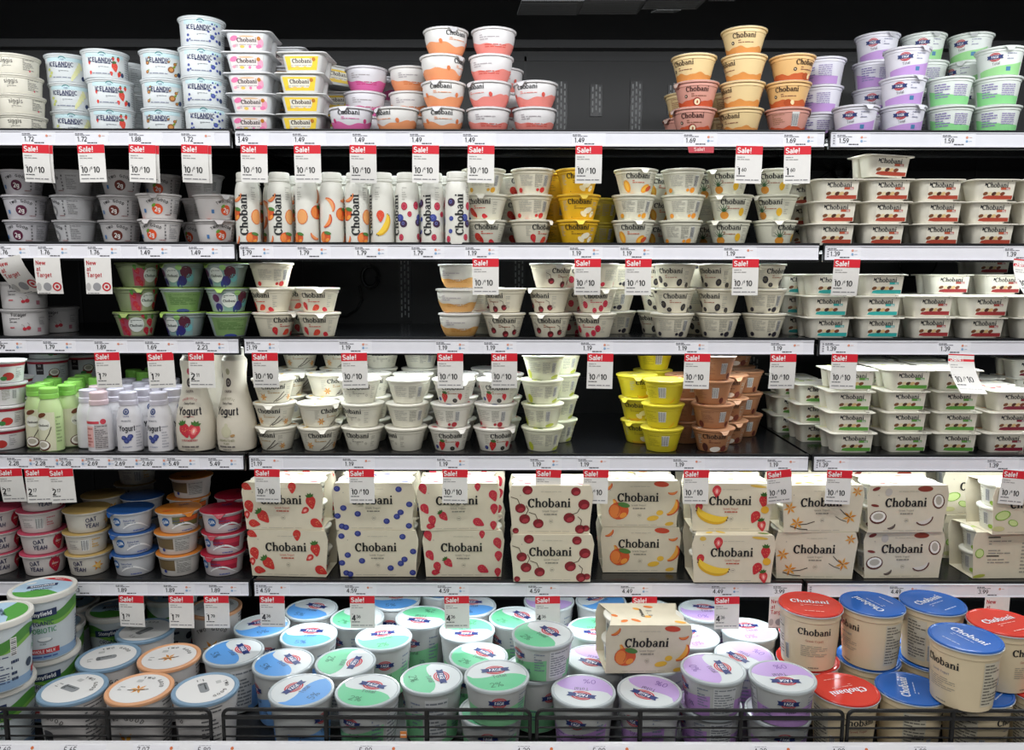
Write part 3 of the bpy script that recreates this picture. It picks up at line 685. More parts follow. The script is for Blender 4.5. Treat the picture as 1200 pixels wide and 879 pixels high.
def silk(col, c2):
    def f(d, H):
        if col: d.band(-.010, .052, lambda t: H*.30+H*.18*(1-t)**2, lambda t: H-.010, col, 0, 14); d.band(.006, .052, lambda t: H*.55, lambda t: H-.012, c2, 1, 8)
        d.band(-.012, .055, lambda t: H*.22+.010*sin(t*4), lambda t: H*.27+.012*sin(t*4), '#f0f0f0', 2, 14)
        d.ell(-.026, H*.56, .0098, .0098, '#1f5a98', 0, 3, 16); d.text('Silk', -.026, H*.56, .008, '#f0f4f8', 1, 4, 12)
        d.text('Dairy-Free', .002, H*.62, .0042, '#2a4a8a', 1, 4); d.bars(-.008, .016, H*.40, H*.52, 2, '#6a7a98', 3); d.bars(.010, .034, H*.08, H*.16, 1, '#5a6aa8', 3, .6)
    return f
def silkb(col):
    def f(d, H):
        if col: d.band(-.052, -.006, lambda t: H*.35-.004*t, lambda t: H-.010, col, 0, 12)
        d.rect(-.004, .030, H*.18, H*.80, '#b9b7b2', 2); d.bars(-.002, .028, H*.2, H*.78, 9, '#7e7c78', 4, .5); d.ell(-.03, H*.25, .004, .004, '#2a3c8a', 0, 3)
    return f
fl('sk_w', 'squat', '#c3c5c9', '#234f8c', silk(None, None), 'yogurt_cup', 'white dairy free cup with blue foil lid', b=silkb(None), lr=.3, ta=-50)
fl('sk_o', 'squat', '#cbc6c0', '#c4762c', silk('#6c6a3c', '#d8622c'), 'yogurt_cup', 'white dairy free cup with orange foil lid', b=silkb('#6c5a3c'), lr=.3, ta=30, lf=lambda d: (d.text('Silk', .01, .02, .012, '#2a3a6a', 1, 2, 10), d.ell(-.02, -.02, .012, .006, '#c8602c', 30, 1)))
fl('sk_r', 'squat', '#cbc4c6', '#9c1c32', silk('#a8203c', '#c8304a'), 'yogurt_cup', 'white dairy free cup with crimson foil lid', b=silkb('#a8203c'), lr=.3, ta=-10, lf=lambda d: (d.text('Silk', .01, .02, .012, '#2a3a6a', 1, 2, 10)))
# ------------------------------------------------------------------ two-compartment trays
def tray_mesh(fl_):
    if fl_ in _mesh: return _mesh[fl_]
    f = FL[fl_]; H = f.get('H', .0455); mb = MB(); bm = mat(f['c'], .4)
    W, Y0, Y1 = .0525, -.050, .052
    def fr(x0, x1, y0, y1, k, r=.012):
        mb.loft([rrect(x0+k, x1-k, y0+k*.9, y1-k*.9, r*.7, .0), rrect(x0+k*.9, x1-k*.9, y0+k*.8, y1-k*.8, r*.8, .0015), rrect(x0, x1, y0, y1, r, H-.003)], bm)
    fr(-.0435, .0435, -.045, .014, .0085)
    fr(-.0435, .0435, .019, .047, .0060, .010)
    mb.loft([rrect(-W+.001, W-.001, Y0+.001, Y1-.001, .010, H-.0034), rrect(-W, W, Y0, Y1, .011, H-.0028), rrect(-W, W, Y0, Y1, .011, H-.0016)], bm)
    hh = H-.0045; k = .0085*.8
    v = Vector((0, -k, hh)).normalized(); L = math.hypot(k, hh)
    pl = Plane(Vector((0, -.045+k, .0015))-v*.0, (1, 0, 0), v)
    f['f'](Draw(mb, pl), L)
    lb = MB(); lm = mat(f['l'], .28, 0, 'foil')
    lb.loft([rrect(-W, W, Y0, Y1, .011, H-.0016), rrect(-W, W, Y0, Y1, .011, H-.0009), rrect(-W+.006, W-.006, Y0+.006, Y1-.006, .008, H)], lm)
    if f.get('lf'): f['lf'](Draw(lb, Disc(H)))
    _mesh[fl_] = (mb.mesh(f['n']), lb.mesh('lid'), H, W)
    return _mesh[fl_]
def flip(bandc, accent, paper=None, style=0):
    def f(d, L):
        c = L*.50; x0, x1 = .0, 0
        if style == 1:   # full colour label panel
            d.quad([(-.030, .004), (.030, .004), (.035, L-.006), (-.035, L-.006)], accent if bandc[1:3] == 'e4' else '#e6dcd8', 0)
            if bandc[1:3] == 'e4': d.quad([(-.022, .010), (.020, .010), (.024, L-.010), (-.024, L-.010)], '#e4e0d0', 1)
            else: d.ell(-.026, L-.012, .008, .005, accent, 20, 1); d.ell(.028, .016, .006, .009, '#e6a0b8', 0, 1); d.ell(.0, L-.008, .016, .0016, '#dcb890', 0, 1)
            d.ell(-.026, .010, .004, .003, bandc, 10, 2, 8); d.ell(-.010, .009, .005, .003, '#e8c45a', 0, 2, 8); d.ell(.006, .009, .003, .003, accent, 10, 2, 8); d.ell(.024, .010, .006, .004, accent, 10, 2, 8)
            d.word(0, c+.003, .040, '#3a2a30'); d.bars(-.024, .020, c-.010, c-.004, 2, '#a09aa0', 2)
            d.ell(.025, L-.012, .004, .004, '#6a1c3c' if bandc[1] != 'e' else '#c07a24', 0, 3, 10)
            return
        d.sc = 1.22; d.y = -.0035; d.x = .002
        d.quad([(-.022, .0045), (.031, .0045), (.032, .036), (-.023, .036)], '#e4dfd0', 0)
        d.rect(-.012, .030, .005, .0115, bandc, 1); d.quad([(-.022, .006), (-.012, .005), (-.012, .0115), (-.020, .010)], bandc, 1)
        d.rect(.008, .024, .021, .025, accent, 1)
        for x, c2 in ((-.018, '#7a4a2c'), (-.010, '#e0cfa8'), (-.003, '#4c2a1c'), (.004, '#d8b880'), (.012, '#7a3c24')): d.ell(x, .0145, .0045, .003, c2, 20, 2, 10)
        d.word(.001, .0285, .038, '#14161c', 3); d.quad([(-.021, .033), (-.0165, .030), (-.021, .027)], '#1a1c22', 2); d.quad([(.022, .040), (.029, .040), (.0255, .035)], '#3a2422', 2)
        d.text('flip', .020, .023, .0035, '#f0f0f0', 1, 4)
    return f
def fliplid(cols):
    def f(d):
        rr = random.Random(3); d.word(.0, .01, .05, '#4c4a44', 1, 0)
        for i in range(8): d.ell(rr.uniform(-.042, .042), rr.uniform(-.04, .042), .009, .006, cols[i % len(cols)], rr.uniform(0, 180), 1, 10)
    return f
def tray(key, c, b, a, look, cols=('#c8a878', '#e8dcb8'), **kw): fl(key, 'tray', c, kw.pop('l', '#e4e0d4'), flip(b, a, style=kw.pop('style', 0)), 'yogurt_tray', look, lf=fliplid(cols), **kw)
tray('x_pink', '#d6d8da', '#e8a0b4', '#e87aa8', 'white two part tray with pink label', l='#c9cacc', style=1, H=.0408, cols=('#d8d8d8',))
tray('x_yel', '#d6d7d4', '#e4c42c', '#ecca3c', 'white two part tray with yellow label', l='#c9cacc', style=1, H=.0408, cols=('#d8d8d8',))
tray('x_brown', '#dcd8ca', '#a8402c', '#c0583c', 'cream two part tray with rust brown label')
tray('x_teal', '#dcd9cc', '#2ea8a4', '#38b0ac', 'cream two part tray with teal label', cols=('#6a4a34', '#e8dcb8'))
tray('x_red', '#dcd9cc', '#a03234', '#b04a40', 'cream two part tray with dark red label', cols=('#e8dcb8', '#d8d0c0'))
tray('x_grn', '#dcdaca', '#5a9a3c', '#68a848', 'cream two part tray with green label', cols=('#b8c86a', '#e8e0b8', '#dcdca0'))
tray('x_mar', '#ddd9cc', '#7c1f34', '#8c2c3c', 'cream two part tray with maroon label', cols=('#b8242c', '#e8dcc0', '#dc9a4a'))
# ------------------------------------------------------------------ placing stacks
THINGS = []    # every counted thing for labels: (object, row, look, depth class, X, level, levels, extra)
LV = {1: ['only cup of'], 2: ['bottom of', 'top of'], 3: ['bottom of', 'middle of', 'top of'], 4: ['bottom of', 'second from bottom of', 'second from top of', 'top of'],
      5: ['bottom of', 'second from bottom of', 'middle of', 'second from top of', 'top of']}
STACKS = []
ROT = {'f': 0, 'b': 180, 'l': -38, 'r': 38, 'B': 160, 'L': -62, 'R': 62, 'q': -18, 'p': 18, 's': -110, 'S': 110}
def S(row, d, flv, pxs, rots='', lean=None):
    """stack of one or several flavours, bottom to top; d = distance of the cup front behind the shelf front"""
    fls = flv if isinstance(flv, list) else [flv]*len(pxs)
    STACKS.append(dict(row=row, d=d, fls=fls, pxs=pxs, rots=rots, lean=lean))
def build_stacks():
    rr = random.Random(11)
    for s in STACKS:
        f = FL[s['fls'][0]]; mfn = tray_mesh if f['k'] == 'tray' else cup_mesh
        R = mfn(s['fls'][0])[3]; s['R'] = R*(1.0 if f['k'] != 'tray' else 1.0)
        s['ry'] = .052 if f['k'] == 'tray' else R
        s['y'] = FRONT[s['row']]+s['d']+s['ry']
        z = SURF[s['row']]; xs = []
        s['box'] = f['k'] == 'tray'
        for fk, px in zip(s['fls'], s['pxs']):
            ff = FL[fk]; H = (tray_mesh if ff['k'] == 'tray' else cup_mesh)(fk)[2]
            xs.append(x_at(px, s['y']-s['ry']*.6, z+H*.8)); z += H
        # limit the sway of a stack to what still stands
        for i in range(1, len(xs)):
            xs[i] = max(xs[i-1]-.008, min(xs[i-1]+.008, xs[i]))
        s['xs'] = xs
    for it in range(60):
        for i, a in enumerate(STACKS):
            for b in STACKS[i+1:]:
                if a['row'] != b['row']: continue
                dy = b['y']-a['y']
                if a['box'] or b['box']:
                    for k in range(min(len(a['xs']), len(b['xs']))):
                        dx = b['xs'][k]-a['xs'][k]
                        ox = a['R']+b['R']+.001-abs(dx); oy = a['ry']+b['ry']+.001-abs(dy)
                        if ox > 0 and oy > 0:
                            if ox < oy:
                                sg = .5*ox*(1 if dx >= 0 else -1)
                                a['xs'] = [x-sg for x in a['xs']]; b['xs'] = [x+sg for x in b['xs']]
                            else: (b if dy >= 0 else a)['y'] += oy
                            dy = b['y']-a['y']
                    continue
                for k in range(min(len(a['xs']), len(b['xs']))):
                    dx = b['xs'][k]-a['xs'][k]
                    dd = math.hypot(dx, dy); need = a['R']+b['R']+.0016
                    if dd < need:
                        if abs(dy) > .025:
                            ny = math.sqrt(max(0, need*need-dx*dx))
                            if dy > 0: b['y'] = a['y']+ny
                            else: a['y'] = b['y']+ny
                        else:
                            nx = math.sqrt(max(0, need*need-dy*dy))-abs(dx)
                            sg = .5*nx*(1 if dx >= 0 else -1)
                            a['xs'] = [x-sg for x in a['xs']]; b['xs'] = [x+sg for x in b['xs']]
                        dy = b['y']-a['y']
    for i, a in enumerate(STACKS):
        for b in STACKS[i+1:]:
            if a['row'] != b['row']: continue
            for k in range(min(len(a['xs']), len(b['xs']))):
                dx, dy = b['xs'][k]-a['xs'][k], b['y']-a['y']
                bx = a['box'] or b['box']
                ov = min(a['R']+b['R']-abs(dx), a['ry']+b['ry']-abs(dy)) if bx else a['R']+b['R']-math.hypot(dx, dy)
                if ov > .002: print('STOVER', a['row'], a['fls'][0], a['pxs'][0], round(a['y'], 3), b['fls'][0], b['pxs'][0], round(b['y'], 3), k, round(ov, 4)); break
            if a['row'] < 5 and a['y']+a['ry'] > YB: print('DEEP', a['fls'][0], a['pxs'][0])
    made = {}
    for s in STACKS:
        z = SURF[s['row']]+CAMZ+.0004; n = len(s['fls'])
        s['y'] = min(s['y'], YB-s['ry']-.006) if s['row'] < 5 else s['y']
        for lv, (fk, x) in enumerate(zip(s['fls'], s['xs'])):
            f = FL[fk]; me, lme, H, R = (tray_mesh if f['k'] == 'tray' else cup_mesh)(fk)
            if fk not in made:
                o = bpy.data.objects.new(f['n'], me); COL.objects.link(o)
                l = bpy.data.objects.new('foil_lid' if f.get('tab', True) or f['k'] == 'tray' else 'lid', lme); COL.objects.link(l); l.parent = o; tb = None
                if fk in tabs: tb = bpy.data.objects.new('pull_tab', tabs[fk]); COL.objects.link(tb); tb.parent = l
                made[fk] = (o, l, tb)
            else:
                o0, l0, t0 = made[fk]; o = o0.copy(); COL.objects.link(o); l = l0.copy(); COL.objects.link(l); l.parent = o
                if t0: tb = t0.copy(); COL.objects.link(tb); tb.parent = l
            rc = s['rots'][lv] if lv < len(s['rots']) else 'f'
            q = ROT[rc]+math.degrees(math.atan2(-x, s['y']))*.8+rr.uniform(-7, 7) if f['k'] != 'tray' else rr.uniform(-2.5, 2.5)
            yj = rr.uniform(-.0005, .0005)
            o.location = (x, s['y']+yj, z); o.rotation_euler = (0, 0, radians(q)); z += H+.0004
            if s['lean'] and lv == n-1:
                lx, ly = s['lean']; o.rotation_euler = (radians(ly), radians(lx), radians(q)); o.location.z += .048*(abs(sin(radians(lx)))+abs(sin(radians(ly))))
            THINGS.append(dict(o=o, row=s['row'], look=f['look'], d=s['d'], X=s['xs'][0], lv=lv, n=n, s=id(s), noun='stack'))
# row 0 = top shelf -------------------------------------------------
S(0, .03, 'siggi', [16, 14, 11, 7], 'ffff')
S(0, .06, 'i_van', [69, 66, 61], 'fff')
S(0, .055, 'i_straw', [124, 121, 114], 'fff')
S(0, .16, 'i_straw', [146, 146, 142], 'lll')
S(0, .055, 'i_nut', [187, 186, 184], 'fff')
S(0, .03, 'i_blue', [239, 236, 232.5, 232.5], 'ffff')
S(0, .16, 'i_nut', [196, 194, 190], 'qqq')
S(0, .03, 'x_pink', [292.5, 292.5, 290.5, 287.5, 287.5])
S(0, .15, 'x_pink', [334, 334, 334, 334, 334])
S(0, .03, 'x_yel', [353, 352.5, 350.5, 354])
S(0, .15, 'x_yel', [392, 392, 391, 391], lean=(10, -5))
S(0, .012, 'b_pink', [410.5], 'f')
S(0, .085, 'b_pink', [420, 422, 424], 'bbb')
S(0, .19, 'b_pink', [441, 440, 441], 'BbB')
S(0, .012, 'b_peach', [472], 'l')
S(0, .10, 'b_peach', [476, 477, 477], 'bbb')
S(0, .012, 'b_peach', [518, 519, 517.5, 523], 'ffRr')
S(0, .012, 'b_coral', [564, 565, 567, 570], 'blBb')
S(0, .12, 'b_coral', [586, 588, 588], 'fbf')
S(0, .012, 'b_coral', [618, 619], 'bq')
S(0, .012, ['n_pink', 'n_pink', 'n_cream'], [818, 821, 818], 'ffl')
S(0, .12, ['n_pink', 'n_cream'], [804, 806], 'fb')
S(0, .012, 'n_cream', [871, 873, 875, 875], 'lLLf')
S(0, .12, 'n_cream', [855, 857], 'bb')
S(0, .012, ['n_pink', 'n_orange', 'n_orange'], [926, 927, 932], 'bfr')
S(0, .05, 'f_p', [970, 975.5, 979], 'bBB')
S(0, .008, 'f_p', [1008.5], 'f')
S(0, .116, 'f_p', [1030, 1030, 1031, 1034], 'bfbf')
S(0, .008, 'f_p', [1064.5, 1065.6, 1070], 'fff')
S(0, .116, 'f_g', [1092, 1093, 1093, 1089], 'bbbf')
S(0, .012, 'f_g', [1123, 1122.5], 'bb')
S(0, .116, 'f_g', [1143, 1142, 1141, 1143], 'lflq')
S(0, .008, 'f_g', [1174, 1175, 1178], 'bbf')
# row 1 = second shelf ----------------------------------------------
S(1, .06, 't_plum', [22, 20, 17], 'qfq')
S(1, .06, 't_plain', [80, 77, 76], 'LLL')
S(1, .16, 't_plain', [104, 104, 104], 'bbb')
S(1, .06, 't_brown', [134, 133, 134], 'fqf')
S(1, .16, 't_brown', [50, 50], 'bb')
S(1, .02, 't_orange', [181, 179], 'qf')
S(1, .115, 't_orange', [190, 190, 190], 'flf')
S(1, .04, 't_orange', [247, 246], 'pr')
S(1, .13, 't_orange', [219, 220, 221], 'lBb')
S(1, .02, 'c_pep', [572, 573, 570], 'fqb')
S(1, .02, 'c_straw', [623, 623, 625], 'rbb')
S(1, .12, 'c_pep', [597, 597, 597], 'rrr')
S(1, .02, 'c_yel2', [673, 674, 673], 'fff')
S(1, .11, 'c_olive', [702, 703], 'bb')
S(1, .11, 'c_yel2', [652, 652, 652], 'bbb')
S(1, .02, 'c_mango', [744, 744.5, 747], 'fbf')
S(1, .12, 'c_mango', [765, 766, 766], 'rrr')
S(1, .02, 'c_orange', [801, 804, 804], 'bbb')
S(1, .02, 'c_pine', [858, 860, 857], 'fff')
S(1, .12, 'c_pine', [836, 836, 836], 'fbf')
S(1, .02, 'c_pine', [912, 913, 911], 'rqf')
S(1, .12, 'x_brown', [942, 942, 942])
S(1, .015, 'x_brown', [976, 979, 983])
S(1, .015, 'x_brown', [1036, 1041, 1043.5, 1041], lean=(3, 2))
S(1, .015, 'x_brown', [1095, 1096, 1096])
S(1, .015, 'x_brown', [1159, 1154, 1161])
S(1, .015, 'x_brown', [1218, 1216, 1218])
for x_ in (1005, 1062, 1120, 1180): S(1, .13, 'x_brown', [x_, x_, x_])
# row 2 = third shelf -----------------------------------------------
S(2, .03, 'forager', [20, 18], 'ff')
S(2, .12, 'forager', [56], 'f')
S(2, .02, 'nd_s', [154.5, 154, 157], 'frr')
S(2, .02, 'nd_b', [213, 211, 211], 'lbl')
S(2, .015, 'nd_b', [260, 258, 256], 'bfl')
S(2, .015, 'c_straw', [317, 314, 313], 'rlb')
S(2, .10, 'c_straw', [343, 343], 'rf')
S(2, .015, 'c_straw', [368, 367], 'qq')
S(2, .015, 'b_cream', [540, 537, 540], 'bbB')
S(2, .11, 'c_cherry', [567, 567], 'bb')
S(2, .015, 'c_cherry', [592, 593], 'fl')
S(2, .015, 'c_cherry', [642.5, 641, 643], 'flr')
S(2, .10, 'c_rasp', [668, 668, 668], 'rrr')
S(2, .015, 'c_rasp', [698, 699, 701], 'qfs')
S(2, .12, 'c_black', [737, 737, 737], 'bBb')
S(2, .12, 'c_black', [766, 768, 768], 'lfl')
S(2, .015, 'c_black', [794, 795, 797], 'bfq')
S(2, .10, 'c_black', [820, 820, 820], 'fbr')
S(2, .015, 'c_black', [846, 846, 847], 'bll')
S(2, .015, 'c_black', [896, 896.5, 896], 'bbr')
S(2, .12, 'x_teal', [936, 936, 938])
S(2, .02, 'x_teal', [972, 971, 973])
S(2, .015, 'x_teal', [1026, 1026, 1030])
S(2, .03, 'x_red', [1088, 1089])
S(2, .02, 'x_red', [1152, 1158])
S(2, .02, 'x_red', [1212, 1210])
for x_ in (1000, 1055): S(2, .14, 'x_teal', [x_, x_])
S(2, .15, 'x_red', [1112, 1112, 1112]); S(2, .15, 'x_red', [1172, 1172, 1172])
S(2, .27, 'x_red', [1100, 1100]); S(2, .27, 'x_red', [1160, 1160, 1160, 1160])
# row 3 = fourth shelf ----------------------------------------------
S(3, .02, 'so_r', [-5, -6, -7, -8], 'qfbf')
S(3, .115, 'so_r', [3, 3, 3], 'fff')
S(3, .26, 'so_c', [48, 48, 48, 48], 'ffff')
S(3, .36, 'so_c', [92, 92, 92, 92], 'ffff')
S(3, .02, 'c_van', [327, 325, 323], 'lqf')
S(3, .015, 'c_van', [372, 371], 'fr')
S(3, .12, 'c_van', [330, 332, 332], 'bbr')
S(3, .11, 'c_van', [378, 379, 379], 'rrr')
S(3, .22, 'c_van', [352, 352, 352, 356], 'ffff')
S(3, .22, 'c_van', [396, 396, 396, 396], 'ffff')
S(3, .015, 'c_plain', [423, 423, 419], 'qlf')
S(3, .11, 'c_plain', [438, 438, 438], 'fff')
S(3, .22, 'c_plain', [440, 440, 440, 444], 'ffff')
S(3, .015, 'c_plain', [473, 474, 475], 'Lbb')
S(3, .11, 'c_plain', [476, 477, 477], 'fff')
S(3, .22, 'c_plain', [484, 484, 484, 484], 'bbbb')
S(3, .015, 'c_mix', [525.4, 528, 530], 'fBf')
S(3, .11, 'c_mix', [534, 536, 536], 'fbf')
S(3, .015, 'c_mix', [575, 576, 579], 'pBf')
S(3, .11, 'c_mix', [587, 588, 590], 'bbb')
S(3, .22, 'c_mix', [574, 574, 574], 'bbb')
S(3, .015, 'c_lime', [634, 634, 633, 635], 'bBbb')
S(3, .11, 'c_lime', [654, 655, 657, 659], 'bbbb')
S(3, .06, 'c_yel', [757, 755, 752], 'fqr')
S(3, .012, 'c_yel', [778.6, 779.7, 782], 'bBB')
S(3, .15, 'c_yel', [770, 770, 771, 773], 'bbbb')
S(3, .012, 'c_choc', [839.5, 839, 838, 841], 'fbBb')
S(3, .09, 'c_choc', [808, 808, 808], 'bbb')
S(3, .10, 'c_choc', [856, 856, 856], 'fff')
S(3, .18, 'c_choc', [874, 874, 875], 'bbb')
S(3, .28, 'c_choc', [866, 866, 866, 866], 'bbff')
S(3, .015, 'x_grn', [998, 996, 996, 999])
S(3, .125, 'x_grn', [957, 957, 957])
S(3, .235, 'x_grn', [928, 928, 932])
S(3, .02, 'x_grn', [1062, 1061, 1061, 1066])
S(3, .13, 'x_grn', [1036, 1036, 1036, 1036])
S(3, .02, 'x_grn', [1117, 1118, 1118, 1120])
S(3, .13, 'x_grn', [1097, 1097, 1097, 1097])
S(3, .24, 'x_grn', [1020, 1020, 1020, 1020])
S(3, .24, 'x_grn', [1080, 1080, 1080, 1080])
S(3, .02, 'x_mar', [1176, 1181, 1186])
S(3, .13, 'x_mar', [1160, 1160, 1160])
S(3, .24, 'x_mar', [1150, 1150, 1150])
S(3, .24, 'x_mar', [1206, 1206, 1206, 1206])
# row 4 = fifth shelf -----------------------------------------------
S(4, .015, 'oat_r', [-6, -6, -7], 'rrr')
S(4, .015, 'oat_r', [45.6, 43.5, 41, 42], 'fpbr')
S(4, .015, 'oat_y', [95, 92, 92], 'fbr')
S(4, .13, 'oat_y', [112, 112, 114], 'fff')
S(4, .015, 'sk_w', [145, 142, 140], 'qff')
S(4, .12, 'sk_w', [160, 160, 161], 'bbb')
S(4, .24, 'oat_y', [148, 150, 152, 154], 'fbfb')
S(4, .015, 'sk_o', [205, 203, 204], 'bbf')
S(4, .12, 'sk_o', [212, 214, 216, 219], 'bbfb')
S(4, .015, 'sk_r', [256, 257, 255], 'qqf')
S(4, .13, 'sk_r', [272, 272, 272], 'fff')
build_stacks()
# ------------------------------------------------------------------ bottles
def bottle_mesh(key):
    if key in _mesh: return _mesh[key]
    if key.startswith('d_'):
        body = [(.024, 0), (.0246, .002), (.0251, .006), (.0251, .104), (.0244, .112), (.0225, .122), (.0195, .130), (.0190, .133)]
        mb = MB(); mb.lathe(body, mat('#dcdbd2', .35), 28); d = Draw(mb, Cone(body, .0268, 0, 28))
        d.word(0, .060, .084, '#17191c', 3, 90)
        d.bars(.017, .028, .09, .118, 6, '#b0afa6', 1)
        if key == 'd_peach':
            d.peach(-.024, .062, .0155); d.ell(.028, .056, .013, .016, '#d8703c', 0, 1, 14); d.ell(.028, .056, .0115, .0145, '#e6a060', 0, 2, 12); d.slice(-.018, .100, .014, 30, '#e8965a', '#d8602c'); d.peach(.016, .012, .0135); d.slice(-.022, .010, .010, 60, '#e88a4a', '#c8452a')
            d.peach(.064, .066, .0165); d.slice(.062, .1, .015, 80, '#e8965a', '#d8602c'); d.slice(.058, .02, .012, -30, '#e8965a', '#d8602c'); d.slice(-.058, .078, .017, 120, '#e8a06a', '#d8602c'); d.slice(-.064, .050, .016, 60, '#e88a4a', '#c8452a'); d.peach(-.066, .014, .0135)
        elif key == 'd_ban':
            d.banana(.034, .040, .025, 60, 1, True); d.straw(.029, .058, .0105, 0, False, '#d8482c', 4); d.banana(-.030, .05, .022, 60, 1)
        else:
            for x, z, r, k in ((.022, .078, .0085, 0), (.012, .054, .0085, 1), (.020, .042, .0085, 2), (.014, .014, .007, 0), (-.020, .085, .009, 2), (-.020, .052, .0055, 1), (-.022, .026, .005, 1), (-.028, .010, .007, 0), (.034, .062, .006, 0), (.050, .080, .0085, 0), (.060, .055, .0085, 1), (.056, .045, .0085, 2), (-.05, .05, .008, 1), (-.056, .02, .008, 0), (-.05, .09, .008, 0), (.058, .016, .007, 0)):
                (d.rasp if k == 0 else d.blue)(x, z, r, *((0, '#a82840') if k == 0 else (1, '#33418f' if k == 1 else '#3a2040')))
        cb = MB(); cb.lathe([(.0200, .128), (.0218, .129), (.0218, .1325), (.0205, .134), (.0212, .1345), (.0212, .1450), (.0200, .1475), (.0190, .148)], mat('#d9d8cf', .4), 28)
        R, H = .0263, .148
    elif key == 'green':
        body = [(.021, 0), (.024, .003), (.0245, .055), (.0238, .090), (.020, .107), (.0165, .117), (.016, .120)]
        mb = MB(); mb.lathe(body, mat('#b9cf94', .3), 28); d = Draw(mb, Cone(body, .024, 0, 28))
        d.band(-.075, .02, lambda t: .004, lambda t: .088, '#d2d2b4', 0, 20)
        d.ell(-.003, .062, .014, .013, '#dfe0d4', 0, 2); d.word(-.003, .060, .022, '#2a2c24', 4); d.pod(.006, .042, .016, 65, 2); d.coco(-.006, .016, .015, 2); d.ell(-.006, .082, .010, .005, '#6a3a20', 20, 2); d.bars(.022, .034, .02, .08, 8, '#8aa070')
        cb = MB(); cb.lathe([(.0165, .116), (.0190, .117), (.0192, .126), (.0185, .127), (.0190, .128), (.0190, .138), (.0175, .140)], mat('#8fd05c', .4), 28)
        R, H = .0245, .140
    elif key.startswith('cal'):
        body = [(.0225, 0), (.0262, .003), (.0265, .034), (.0258, .072), (.0225, .091), (.018, .101), (.0175, .106)]
        mb = MB(); mb.lathe(body, mat('#d3d1d4', .35), 28)
        if key == 'cal_b':
            d = Draw(mb, Cone(body, .026, 0, 28)); d.ring(0, .090, .004, .007, '#3a4a7a'); d.ell(0, .090, .0025, .003, '#3a4a7a', 0, 2, 8); d.text('CALIFIA', 0, .080, .003, '#3a4a8a', 1); d.text('PROBIOTIC', 0, .070, .0034, '#4a5060', 1, 2); d.text('Yogurt', 0, .054, .0125, '#2a2c34', 2, 2, 0, .034)
            for x, z in ((-.006, .033), (.004, .031), (-.001, .026), (.007, .036)): d.blue(x, z, .0056, 2, '#34407e')
            d.text('BLUEBERRY', 0, .013, .003, '#4a5a8a', 0, 2); d.bars(.018, .032, .01, .06, 8, '#a8a8b0')
        else:
            d = Draw(mb, Cone(body, .026, 0, 28)); d.rect(.0, .026, .008, .062, '#b8b2b2', 1); d.bars(.001, .025, .010, .060, 12, '#6a6466', 2, .5); d.rect(-.020, -.002, .012, .058, '#d8a8a4', 1); d.bars(-.018, -.004, .014, .056, 6, '#b06a68', 2, .5); d.text('PEACH', -.01, .066, .003, '#c03a48', 1, 2); d.ell(.018, .068, .006, .006, '#c8404e', 0, 2); d.rect(-.022, .010, .0635, .069, '#c8404e', 1)
        cb = MB(); cb.lathe([(.0180, .102), (.0195, .103), (.0195, .112), (.0178, .114), (.0180, .1145), (.0182, .129), (.0165, .1305)], mat('#cfcbd6' if key == 'cal_b' else '#d8c0c4', .3), 28)
        R, H = .0265, .1305
    elif key.startswith('car'):
        body = [(.034, 0), (.0395, .003), (.0415, .015), (.0425, .042), (.0415, .066), (.036, .096), (.0285, .126), (.0245, .150), (.0250, .172), (.0275, .190), (.0270, .200), (.020, .210), (.0185, .212)]
        mb = MB(); mb.lathe(body, mat('#cfc8b8', .35), 36); d = Draw(mb, Cone(body, .040, 0, 36))
        pk = key == 'car_s'
        c1 = '#b0343f' if pk else '#8a8a6a'
        d.ell(0, .176, .007, .007, '#b84a5a' if pk else '#9a967a', 0, 2); d.ring(0, .152, .0050, .0100, '#3c3234'); d.ell(0, .152, .0035, .0040, '#3c3234', 0, 2, 8); d.text('CALIFIA', 0, .133, .0055, '#4a3438', 1)
        d.arctext('PROBIOTIC', 0, .078, .040, .0050, c1, 90, 1, 2, .95); d.text('Dairy Free', 0, .1075, .0050, '#2a2628', 1, 2); d.text('Yogurt', 0, .091, .0175, '#201e22', 2, 3, 0, .056); d.line([(-.012, .078), (0, .080), (.012, .078)], .001, c1)
        if pk: d.straw(-.009, .050, .0145, 20, True, '#c02c3c', 2); d.straw(.010, .048, .0145, -15, True, '#c83c48', 4, True)
        else: d.ell(0, .046, .011, .013, '#c4c0a4', 0, 2); d.ring(0, .046, .010, .0112, '#8a8a6c'); d.ell(.001, .060, .004, .005, '#c4c0a4', 0, 2); d.ell(.014, .038, .005, .003, '#b08a5a', 20, 2)
        d.text('STRAWBERRY' if pk else 'UNSWEETENED', 0, .027, .0045, c1, 1, 2, 0, .036)
        if not pk: d.text('PLAIN', 0, .020, .004, c1, 1, 2)
        d.bars(-.018, .018, .010, .016, 1, '#7a7470', 2, .6); d.bars(-.010, .010, .004, .009, 1, '#8a8480', 2)
        cb = MB(); cb.lathe([(.0195, .208), (.0215, .209), (.0215, .224), (.0200, .226)], mat('#d8d6cc', .35), 28)
        R, H = .0446, .226
    _mesh[key] = (mb.mesh('yogurt_bottle'), cb.mesh('cap'), H, R)
    return _mesh[key]
_bm = {}
def dup2(key, meshes, n, pn):
    if key not in _bm:
        o = bpy.data.objects.new(n, meshes[0]); COL.objects.link(o); l = bpy.data.objects.new(pn, meshes[1]); COL.objects.link(l); l.parent = o; _bm[key] = (o, l)
    else:
        o0, l0 = _bm[key]; o = o0.copy(); COL.objects.link(o); l = l0.copy(); COL.objects.link(l); l.parent = o
    return o
PLACED = [(s_['row'], s_['xs'][0], s_['y'], s_['R']) for s_ in STACKS if s_['row'] in (1, 3)]
